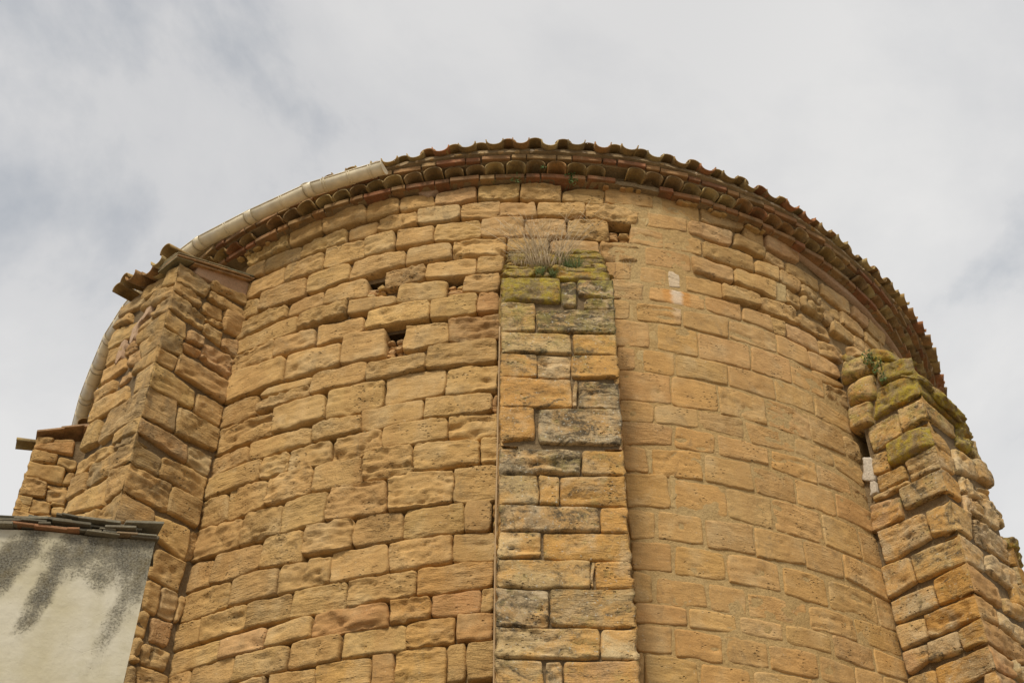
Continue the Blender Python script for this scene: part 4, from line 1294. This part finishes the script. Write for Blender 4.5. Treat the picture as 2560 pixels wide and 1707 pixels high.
# left one, big, with a little tiled roof
lb = thing('stone_buttress', 'tall tan buttress with its own broken tile roof, rising behind the stained plaster outbuilding', 'buttress', (-2.5, 7.2, 0))
def mid(F1, F2, d): return None
cL = np.array([-2.62, 6.89]); nR = F_LBR.n[:2]; nL = F_LBL.n[:2]; eR = F_LBR.e[:2]; eL = F_LBL.e[:2]
def corner_pts(P, e1, n1, L1, e2, n2, L2, d):
    # inset corner where both faces are d behind
    A = np.array([n1, n2]); b = np.array([n1 @ P - d, n2 @ P - d]); c = np.linalg.solve(A, b)
    return [tuple(c), tuple(c + e1 * L1), tuple(c + e1 * L1 + e2 * L2), tuple(c + e2 * L2)]
fpL = corner_pts(cL, eR, nR, 1.1, eL, nL, .72, .028)
prism('core', fpL, 0, [8.18, 8.38, 8.38, 8.24], M_EARTH, lb)
BL2 = dict(BUTL)
for dat, F_, flip in ((LBR, F_LBR, 0), (LBL, F_LBL, 1)):
    for k, q in parse(dat):
        q = [list(a) for a in q]; cn = [0, 0]; kk = 'n' if k == 'c' else k
        if flip: q = [q[1], q[0], q[3], q[2]]; q = [[-a, z] for a, z in q]
        edge = 1 if flip else 0
        sv = [a[0] for a in q]
        if k == 'c':
            if flip: q[1][0] = q[2][0] = 0.0; cn[1] = 1
            else: q[0][0] = q[3][0] = 0.0; cn[0] = 1
        Fx = F_ if not flip else Face(tuple(F_.P), tuple(-F_.e), tuple(F_.n))
        if rnd.random() < .3: kk = rnd.choice('gyp')
        place(stone(Fx, q, kk, None, dict(BL2, grime=.25) if not k == 'c' else dict(BUTL, rr=.009, H=.014, base=-.005, grime=.60), corner=tuple(cn)), lb)
F_LBLx = Face(tuple(F_LBL.P), tuple(-F_LBL.e), tuple(F_LBL.n))
courses(F_LBLx, -.80, 0, 4.3, 5.86, BUTL, lb, corners=(1, 1), kinds='nnyg'); courses(F_LBR, .0, .62, 3.9, 4.8, BUTL, lb, kinds='nnyg', corners=(1, 0))
F_LBF = Face(tuple(F_LBL.P + F_LBL.e * .80), tuple(-F_LBL.n), tuple(F_LBL.e))
F_LBF = Face(tuple(F_LBL.P + F_LBL.e * .80), tuple(F_LBR.e), tuple(-F_LBR.n))
# pinkish mortar smears on the left faces
for q in ([(-.44, 7.86), (-.36, 7.90), (-.40, 7.70), (-.47, 7.66)], [(-.60, 7.74), (-.54, 7.76), (-.56, 7.55), (-.62, 7.54)], [(-.34, 8.0), (-.27, 8.03), (-.33, 7.86), (-.38, 7.86)]):
    o = stone(F_LBLx, q, 'l', None, dict(PATCHST, base=.008, wob=.03, corner=.02), name='mortar_patch'); o.data.materials[0] = M_PINK; place(o, lb)
o = stone(F_LBR, [(.18, 8.36), (.64, 8.49), (.64, 8.34), (.16, 8.24)], 'l', None, dict(PATCHST, base=-.004, wob=.02), name='mortar_patch'); o.data.materials[0] = M_PINK; place(o, lb)
# its roof: a few courses of broken barrel tiles and flat tile edges
lroof = prism('roof', corner_pts(cL, eR, nR, .95, eL, nL, .66, .03), 8.225, [8.255, 8.49, 8.49, 8.29], M_TILE, lb); lroof.color = (.30, .2, .1, 1)
ov = .06
for lay, (dz, o1) in enumerate(((.0, .012), (.017, .028), (.034, .004), (.050, .020), (.066, -.02))):
    P = cL + nR * o1
    s = -.06
    while s < .62:
        L = rnd.uniform(.12, .30); e_ = min(s + L, .66)
        z0_ = 8.272 + s * .36 + dz; z1_ = 8.272 + e_ * .36 + dz
        c = np.array([*(P + eR * (s + e_) / 2 - nR * .10), (z0_ + z1_) / 2])
        ax = np.array([*(eR * (e_ - s) / 2), (z1_ - z0_) / 2]); ay = np.array([*(-nR * .12), 0])
        mb = MB(); mb.box(c, ax, ay + np.array([0, 0, rnd.uniform(-.008, .004)]), (0, 0, .0065), .002); o = mb.build('flat_tile', M_SLATE if lay >= 3 else M_TILE); o.color = rnd.choice([(.45, .28, .14, 1), (.40, .24, .12, 1), (.27, .24, .14, 1)] if lay < 3 else [(.20, .20, .13, 1), (.24, .19, .10, 1)])
        place(o, lb); s = e_ + rnd.uniform(-.02, .01)
yawL = math.atan2(-nL[0] * -1, 1)  # tiles poke out over the left face
ang = math.atan2(nL[0], -nL[1])
for sL_, z_, out_ in ((.10, 8.375, .10), (.21, 8.36, .10), (.30, 8.345, .02), (.36, 8.37, .08), (.50, 8.36, .14), (.62, 8.36, .12), (.73, 8.35, .10)):
    p = cL + eL * sL_ + nL * out_
    tile(rnd.choice(me_cover if rnd.random() < .45 else me_chan), 0, 0, 0, lb, 'roof_tile', pitch=.16, yawj=.16, face=((p[0], p[1], z_ - (.0 if rnd.random() < .5 else .01)), ang))

# right one with mossy sloping cap
rbt = thing('stone_buttress', 'right buttress with yellow-orange mossy sloping cap and a dark gap beside the wall', 'buttress', (3.2, 7.4, 0))
cR = np.array([3.01, 7.03]); n1 = F_RBL.n[:2]; e1 = F_RBL.e[:2]; n2 = F_RBR.n[:2]; e2 = F_RBR.e[:2]
fr = corner_pts(cR, e1, n1, .50, e2, n2, .74, .03); fr2 = [tuple(np.array(fr[0]) + e1 * .49), tuple(np.array(fr[0]) + e1 * .95), tuple(np.array(fr[0]) + e1 * .95 + e2 * .74), tuple(np.array(fr[0]) + e1 * .49 + e2 * .74)]
prism('core', fr, 0, [7.24, 7.62, 7.58, 7.02], M_EARTH, rbt)
# behind the dark gap the core is split: below, above
fr2i = [tuple(np.array(p) - (n1 * .11 if i in (0, 1) else 0)) for i, p in enumerate(fr2)]
prism('core', fr2, 0, [6.80] * 4, M_EARTH, rbt); prism('core', fr2, 7.09, [7.70] * 4, M_EARTH, rbt)
F_RBLx = Face(tuple(F_RBL.P), tuple(-F_RBL.e), tuple(F_RBL.n))
RBST = dict(BUT, lump=.011, H=.016, rr=.010, base=-.007, gap=-.004)
for i, (k, q) in enumerate(parse(RBL)):
    q = [q[1], q[0], q[3], q[2]]; q = [[-a, z] for a, z in q]; cn = [0, 0]
    if max(a[0] for a in q) > -.035 or (q[1][0] > -.05 and q[2][0] > -.05): q[1][0] = q[2][0] = 0; cn[1] = 1
    st = dict(RBST, rr=.04, H=.05, lump=.02, wob=.012) if k == 'm' or i in (0, 1, 5, 6) else RBST
    place(stone(F_RBLx, q, k, None, st, corner=tuple(cn)), rbt)
for k, q in parse(RBR):
    q = [list(a) for a in q]; cn = [0, 0]
    if min(a[0] for a in q) < .035: q[0][0] = q[3][0] = 0; cn[0] = 1
    place(stone(F_RBR, q, k, None, dict(RBST, rr=.014, H=.024, lump=.022, bed=.011, rough=.009, base=-.014, cav=3, wob=.014) if not cn[0] else RBST, corner=tuple(cn)), rbt)
courses(F_RBLx, -.6, 0, 3.8, 4.74, RBST, rbt, kinds='nulo', corners=(0, 1)); courses(F_RBR, 0, .76, 3.8, 4.74, RBST, rbt, kinds='rlo', corners=(1, 0))
courses(F_RBR, .62, .80, 4.8, 7.0, dict(RBST, H=.03, lump=.02, wob=.02), rbt, kinds='lvn', wmin=.15, wmax=.25, skip=[q for k, q in parse(RBR)])
for q, k in ((WHITE, 'w'),):
    for kk, qq in parse(q):
        qq = [qq[1], qq[0], qq[3], qq[2]]; qq = [[-a, z] for a, z in qq]
        o = stone(F_RBLx, qq, 'w', None, dict(PATCHST, base=-.004, wob=.03, corner=.004, rr=.004, gap=0), name='mortar_patch'); o.data.materials[0] = M_WHITE; place(o, rbt)
# cap stones lying on the slope
for (s1_, s2_, z_, a_, b_, c_) in ((.06, .10, 7.345, .09, .035, .11), (.20, .10, 7.50, .12, .055, .13), (.33, .12, 7.62, .10, .05, .13), (.46, .10, 7.74, .10, .05, .12), (.05, .30, 7.30, .11, .045, .14), (.18, .35, 7.42, .12, .05, .16),
                           (.06, .50, 7.28, .11, .045, .13), (.10, .60, 7.22, .12, .045, .09), (.30, .36, 7.55, .14, .05, .16), (.28, .56, 7.44, .15, .05, .11), (.45, .40, 7.66, .14, .06, .2), (.45, .62, 7.52, .14, .06, .14)):
    p = cR + e1 * s1_ + e2 * s2_
    lumpstone((p[0], p[1], z_ - .05), (*e1, .9), (-e1[0] * .6, -e1[1] * .6, 1), (*e2, -.15), (a_, b_, c_), 'm', rbt, mat=M_MO, name='stone')

# far-left small buttress of rubble blocks
fl = thing('stone_buttress', 'small rubble-stone buttress at the far left with one tile jutting from its cap', 'buttress', (-4.1, 9.1, 0))
cF = np.array([-4.26, 8.88]); eF = F_FL.e[:2]; nF = F_FL.n[:2]; nF2 = np.array([-eF[0], -eF[1]]); eF2 = -nF
prism('core', corner_pts(cF, eF, nF, .62, eF2, nF2, .6, .03), 0, [7.98, 8.12, 8.12, 7.98], M_EARTH, fl)
for k, q in parse(FL):
    q = [list(a) for a in q]; cn = (0, 0)
    if min(a[0] for a in q) < .09: q[0][0] = q[3][0] = 0; cn = (1, 0)
    place(stone(F_FL, q, k, None, dict(BUTL, rr=.016, H=.022), corner=cn), fl)
courses(F_FL, 0, .6, 6.2, 7.06, BUTL, fl, kinds='nnyg', corners=(1, 0), hmin=.1, hmax=.14, wmin=.14, wmax=.28)
F_FLL = Face((cF[0], cF[1], 0), (nF2[0] * 0 + -eF2[0] * -1, -eF2[1] * -1, 0), (nF2[0], nF2[1], 0))
courses(F_FLL, 0, .5, 6.2, 7.98, BUTL, fl, kinds='nnyg', hmin=.1, hmax=.14, wmin=.14, wmax=.28)
for a, b, dz in ((-.02, .20, 0), (.17, .40, .012), (.36, .60, .0)):
    z0_, z1_ = 8.03 + a * .42 + dz, 8.03 + b * .42 + dz
    c = np.array([*(cF + eF * (a + b) / 2 - nF * .1), (z0_ + z1_) / 2]); mb = MB()
    mb.box(c, (*(eF * (b - a) / 2), (z1_ - z0_) / 2), (*(-nF * .15), 0), (0, 0, .011), .003); o = mb.build('flat_tile', M_TILE); o.color = (.47, .30, .17, 1); place(o, fl)
p = cF - eF * .17 - nF * .10
tile(me_cover[0], 0, 0, 0, fl, 'roof_tile', pitch=.10, yawj=0, face=((p[0], p[1], 7.93), math.atan2(-eF[0], eF[1])))
p = cF + eF * .36 + nF * .04; tile(me_cover[1], 0, 0, 0, fl, 'roof_tile', pitch=.2, yawj=0, face=((p[0], p[1], 8.21), math.atan2(nF[0], -nF[1])))

# another one farther round to the right, only its shoulder shows
r2 = thing('stone_buttress', 'brown mossy buttress shoulder just showing past the right edge of the right buttress', 'buttress', (4.1, 8.6, 0))
c2 = np.array([3.93, 8.27]); a2 = 1.12; o2 = np.array([math.sin(a2), -math.cos(a2)]); t2 = np.array([math.cos(a2), math.sin(a2)])
F_2L = Face((c2[0], c2[1], 0), (o2[0], o2[1], 0), (-t2[0], -t2[1], 0)); F_2O = Face((c2[0], c2[1], 0), (t2[0], t2[1], 0), (o2[0], o2[1], 0))
c2b = c2 - o2 * .5
prism('core', [tuple(c2 - o2 * .02 + t2 * .02), tuple(c2b + t2 * .02), tuple(c2b + t2 * .7), tuple(c2 - o2 * .02 + t2 * .7)], 0, [6.55, 6.75, 6.75, 6.5], M_EARTH, r2)
courses(F_2L, -.5, 0, 4.6, 6.55, dict(RBST, H=.03), r2, kinds='uvu', corners=(0, 1), hmin=.14, hmax=.2); courses(F_2O, 0, .7, 4.6, 6.55, dict(RBST, H=.03), r2, kinds='uvu', corners=(1, 0))
for s_ in (.06, .25, .45, .62):
    p = c2 + t2 * s_ - o2 * .12; lumpstone((p[0], p[1], 6.58 - s_ * .1), (*t2, -.1), (0, 0, 1), (*o2, 0), (.12, .06, .16), 'm', r2, mat=M_MO, name='stone')

# ------------------------------------------------------------------ plastered lean-to at the lower left
A = np.array([-1.67911687, 4.97911865]); ea = np.array([math.cos(.36), math.sin(.36)]); na = np.array([ea[1], -ea[0]])
lt = thing('outbuilding', 'low outbuilding with stained cream plaster wall and broken tile verge, at the lower left', 'outbuilding', (A[0], A[1], 0))
tops = [(-3.6, 4.1), (-2.0, 4.30), (-.95, 4.44), (-.677, 4.497), (-.536, 4.524), (-.389, 4.539), (-.268, 4.547), (0, 4.587)]
V, F = [], []
for s, z in tops:
    for d_ in (0, .22):
        for zz in (0, 4.0, z - .03 if d_ else z):
            p = A + ea * s - na * d_; V.append((p[0] - A[0], p[1] - A[1], zz - 4.5))
n = len(tops)
for i in range(n - 1):
    a, b = i * 6, (i + 1) * 6
    F += [(a, b, b + 1, a + 1), (a + 1, b + 1, b + 2, a + 2), (a + 2, b + 2, b + 5, a + 5), (b + 3, a + 3, a + 4, b + 4), (b + 4, a + 4, a + 5, b + 5)]
b = (n - 1) * 6; F += [(b, b + 3, b + 4, b + 1), (b + 1, b + 4, b + 5, b + 2)]
Vr = [];
rot = -.36; ca, sa = math.cos(rot), math.sin(rot)
for x, y, z in V: Vr.append((x * ca - y * sa, x * sa + y * ca, z))
mb = MB(); mb.add(Vr, F); o = mb.build('wall', M_PLASTER); o.parent = lt; o.location = (0, 0, 4.5); o.rotation_euler = (0, 0, .36)
# side and back walls, lean-to roof
prism('back_wall', [tuple(A - na * .22), tuple(A - na * 1.45), tuple(A - na * 1.45 - ea * 3.6), tuple(A - na * .22 - ea * 3.6)], 0, [4.52, 4.42, 3.95, 4.05], M_EARTH, lt)
TCL = [(.28, .20, .12), (.14, .125, .09), (.22, .20, .145), (.36, .18, .09), (.095, .09, .065)]
def ztop(s): return float(np.interp(s, [a for a, b in tops], [b for a, b in tops]))
for lay in range(6):
    s = -3.55 + rnd.uniform(0, .1)
    while s < -.03:
        L = rnd.uniform(.05, .20) if s > -.8 else rnd.uniform(.2, .3); e_ = min(s + L, .006)
        lift = .010 + lay * .0125 * (1.3 if -.5 < s < -.12 else .95)
        if s > -.16: lift = .006 + lay * .0065
        z0_, z1_ = ztop(s) + lift + rnd.uniform(-.006, .008), ztop(e_) + lift + rnd.uniform(-.007, .004)
        o1 = [.030, .012, .028, -.005, .018, -.02][lay] + rnd.uniform(-.01, .01)
        c = np.array([*(A + ea * (s + e_) / 2 + na * (o1 - .13)), (z0_ + z1_) / 2]); mb = MB()
        mb.box(c, (*(ea * (e_ - s) / 2), (z1_ - z0_) / 2), (*(-na * .13 + ea * rnd.uniform(-.03, .03)), rnd.uniform(-.012, .006)), (0, 0, rnd.uniform(.0035, .0075)), .0018)
        o = mb.build('flat_tile', M_SLATE); c_ = TCL[3] if lay == 0 and -.62 < s < -.36 and rnd.random() < .6 else rnd.choice(TCL[:3] if lay < 1 else TCL[1:3] + TCL[4:]); o.color = (*c_, 1); place(o, lt); s = e_ - rnd.uniform(-.006, .02)
prism('roof', [tuple(A - na * .02 - ea * .01), tuple(A - na * 1.5 - ea * .01), tuple(A - na * 1.5 - ea * 3.6), tuple(A - na * .02 - ea * 3.6)], 4.0, [4.60, 4.50, 4.05, 4.15], M_SLATE, lt).color = (.2, .17, .12, 1)

# ------------------------------------------------------------------ cable beside the central buttress
def tube(pts, rad, n=6):
    V, F = [], []
    P = [Vector(p) for p in pts]
    for i, p in enumerate(P):
        d = (P[min(i + 1, len(P) - 1)] - P[max(i - 1, 0)]).normalized()
        a = d.orthogonal().normalized() if abs(d.z) < .9 else Vector((1, 0, 0)).cross(d).normalized(); b = d.cross(a)
        r_ = rad if isinstance(rad, float) else rad[i]
        for k in range(n): V.append(p + a * math.cos(2 * math.pi * k / n) * r_ + b * math.sin(2 * math.pi * k / n) * r_)
    for i in range(len(P) - 1):
        for k in range(n): F.append((i * n + k, i * n + (k + 1) % n, (i + 1) * n + (k + 1) % n, (i + 1) * n + k))
    F.append(tuple(range(n - 1, -1, -1))); F.append(tuple(range((len(P) - 1) * n, len(P) * n)))
    return V, F
pts = []
for i in range(60):
    z = 6.95 - i * .06; p = F_CB.P + F_CB.e * (-.436 + .003 * math.sin(z * 2.1)) + F_CB.n * (-.012); pts.append((p[0], p[1], z))
V, F = tube(pts, .0055); cbl = mesh_obj('cable', V, F, M_CABLE, None, True)
cbl['label'] = 'thin tan cable running straight down the left edge of the middle buttress'; cbl['category'] = 'cable'

# ------------------------------------------------------------------ plants
def blades(name, label, cat, base, n, spread, hgt, lean, width, mat, curl=.5, branch=False, down=None):
    mb = MB(); b0 = np.array(base, float)
    for i in range(n):
        u = rnd.uniform(-1, 1); p = b0 + np.array([F_CB.e[0], F_CB.e[1], 0]) * u * spread[0] + np.array([0, 1, 0]) * rnd.uniform(-1, 1) * spread[1]
        p[2] += rnd.uniform(-.02, .02)
        h = hgt * rnd.uniform(.45, 1.1); az = rnd.uniform(0, 2 * math.pi); l = lean * rnd.uniform(.2, 1.2)
        dx = np.array([math.cos(az) * l + u * lean * .8, -abs(math.sin(az)) * l * .7, 0])
        m_ = 5; pts = []
        for k in range(m_ + 1):
            f = k / m_; pts.append(p + np.array([0, 0, h * (f - curl * .35 * f * f)]) + dx * h * f ** 1.5 + np.array([rnd.uniform(-1, 1), rnd.uniform(-1, 1), 0]) * .006 * f)
        rads = [width * (1 - .75 * k / m_) for k in range(m_ + 1)]
        V, F = tube(pts, rads, 3); mb.add(V, F)
        if branch:
            for _ in range(rnd.randint(1, 4)):
                k = rnd.randint(2, m_ - 1); q = pts[k]; dd = np.array([rnd.uniform(-1, 1), rnd.uniform(-.6, .2), rnd.uniform(.2, 1)]) * h * .25
                V, F = tube([q, q + dd * .5 + np.array([0, 0, .004]), q + dd], [width * .5, width * .4, width * .25], 3); mb.add(V, F)
    o = mb.build(name, mat, smooth=True, recalc=False); o['label'] = label; o['category'] = cat; return o
def cbp(s, z, back): p = F_CB.P + F_CB.e * s - F_CB.n * back; return (p[0], p[1], z)
blades('dry_plant', 'pale leafless tuft of dry stems growing on the mossy top of the middle buttress', 'dry plant', cbp(-.10, 7.60, .12), 95, (.12, .06), .52, .50, .0032, M_STRAW, .5, True)
blades('dry_grass', 'thin straw-coloured stalks at the top left corner of the middle buttress', 'dry grass', cbp(-.30, 7.60, .12), 18, (.07, .05), .36, .6, .0018, M_STRAW, .9, False)
blades('grass_tuft', 'short green grass tuft on the mossy buttress top, right of the dry stems', 'grass', cbp(.07, 7.60, .12), 120, (.07, .04), .15, .35, .0026, M_GRASS, .3)
blades('grass_tuft', 'small green grass tuft under the dry stems at the buttress top edge', 'grass', cbp(-.155, 7.47, .035), 45, (.025, .02), .09, .4, .0024, M_GRASS, .3)
blades('grass_tuft', 'tiny green sprout in the joint just below the larger grass tuft', 'grass', cbp(-.065, 7.46, .035), 30, (.02, .02), .08, .4, .0024, M_GRASS, .3)
def dru(s, z, off): return DRUM.map(np.array([float(s)]), np.array([float(z)]), np.array([float(off)]))[0]
blades('dry_plant', 'few bare twigs sprouting from the wall joint right of the middle buttress', 'dry plant', tuple(dru(.60, 7.86, .0)), 9, (.02, .01), .22, .8, .0013, M_TWIG, .4, True)
blades('dry_plant', 'wispy straw stalks on the wall beside the upper right edge of the middle buttress', 'dry plant', tuple(dru(.70, 7.98, .0)), 8, (.09, .01), .16, .4, .0012, M_STRAW, .4, False)
def leafy(label, base, n, rad, size, e_, nn, hang=0.0, stems=4):
    mb = MB(); b0 = np.array(base, float); e_ = np.array(e_, float); nn = np.array(nn, float)
    for _ in range(stems):
        q = b0 + e_ * rnd.uniform(-1, 1) * rad * .8 + nn * .02 + np.array([0, 0, rnd.uniform(-1, 1) * rad * .8]); V, F = tube([b0, (b0 + q) / 2 + nn * .015, q], .0018, 3); mb.add(V, F)
    for i in range(n):
        r_ = rad * rnd.random() ** .6; a = rnd.uniform(0, 6.28)
        c = b0 + e_ * math.cos(a) * r_ + np.array([0, 0, math.sin(a) * r_ * (1 + hang)]) + nn * rnd.uniform(.0, .035)
        u = np.array([rnd.gauss(0, 1) for _ in range(3)]); u /= np.linalg.norm(u); v = np.cross(u, nn + .3 * np.array([rnd.gauss(0, 1) for _ in range(3)])); v /= np.linalg.norm(v) + 1e-6
        s = size * rnd.uniform(.6, 1.2); k = nn * .15 * s
        V = [c - u * s, c - u * s * .3 + v * s * .5 + k, c + u * s * .5 + v * s * .4 + k, c + u * s, c + u * s * .5 - v * s * .4 + k, c - u * s * .3 - v * s * .5 + k]
        mb.add(V, [(0, 1, 5), (1, 2, 4, 5), (2, 3, 4)])
    o = mb.build('leafy_plant', M_LEAF, recalc=False); o['label'] = label; o['category'] = 'plant'
    return o
eb = (1, 0, 0); nb = (0, -1, 0)
leafy('dark green leafy plant hanging from the cornice bricks above the middle buttress', tuple(dru(.30, 8.87, .05)), 90, .055, .011, eb, nb, .3)
leafy('small green sprig on the top course left of the larger cornice plant', tuple(dru(-.14, 8.87, .05)), 60, .05, .009, eb, nb, .3)
leafy('wispy green sprig growing out between the cornice tiles and the lower bricks', tuple(dru(.08, 8.93, .11)), 26, .03, .009, eb, nb)
leafy('small fern in the mortar line just below the cornice at left of centre', tuple(dru(-.33, 8.87, .03)), 26, .03, .009, eb, nb)
def rbp(s, z, off): p = F_RBL.P + F_RBL.e * s + F_RBL.n * off; return (p[0], p[1], z)
eR3, nR3 = tuple(F_RBL.e), tuple(F_RBL.n)
for s_, z_, n_, r_, lab in ((.315, 7.62, 70, .05, 'uppermost small fern in the open joint under the right buttress cap'), (.26, 7.50, 60, .05, 'dark green weed in the middle of the open joint of the right buttress'), (.235, 7.36, 40, .035, 'bright little rosette weed at the bottom of the open joint of the right buttress')):
    leafy(lab, rbp(s_, z_, .03), n_, r_, .011, eR3, nR3, .6)
blades('dry_plant', 'tangle of dead twigs on top of the right buttress against the eaves', 'dry plant', (3.27, 7.44, 7.40), 30, (.06, .08), .10, .9, .0016, M_TWIG, .6, True)
if False: blades('dry_plant', 'bleached dead stems arching off the outer slope of the right buttress cap', 'dry plant', (3.40, 7.42, 7.40), 14, (.10, .08), .12, .9, .0015, M_STRAW, .8, True)

bpy.context.view_layer.update()
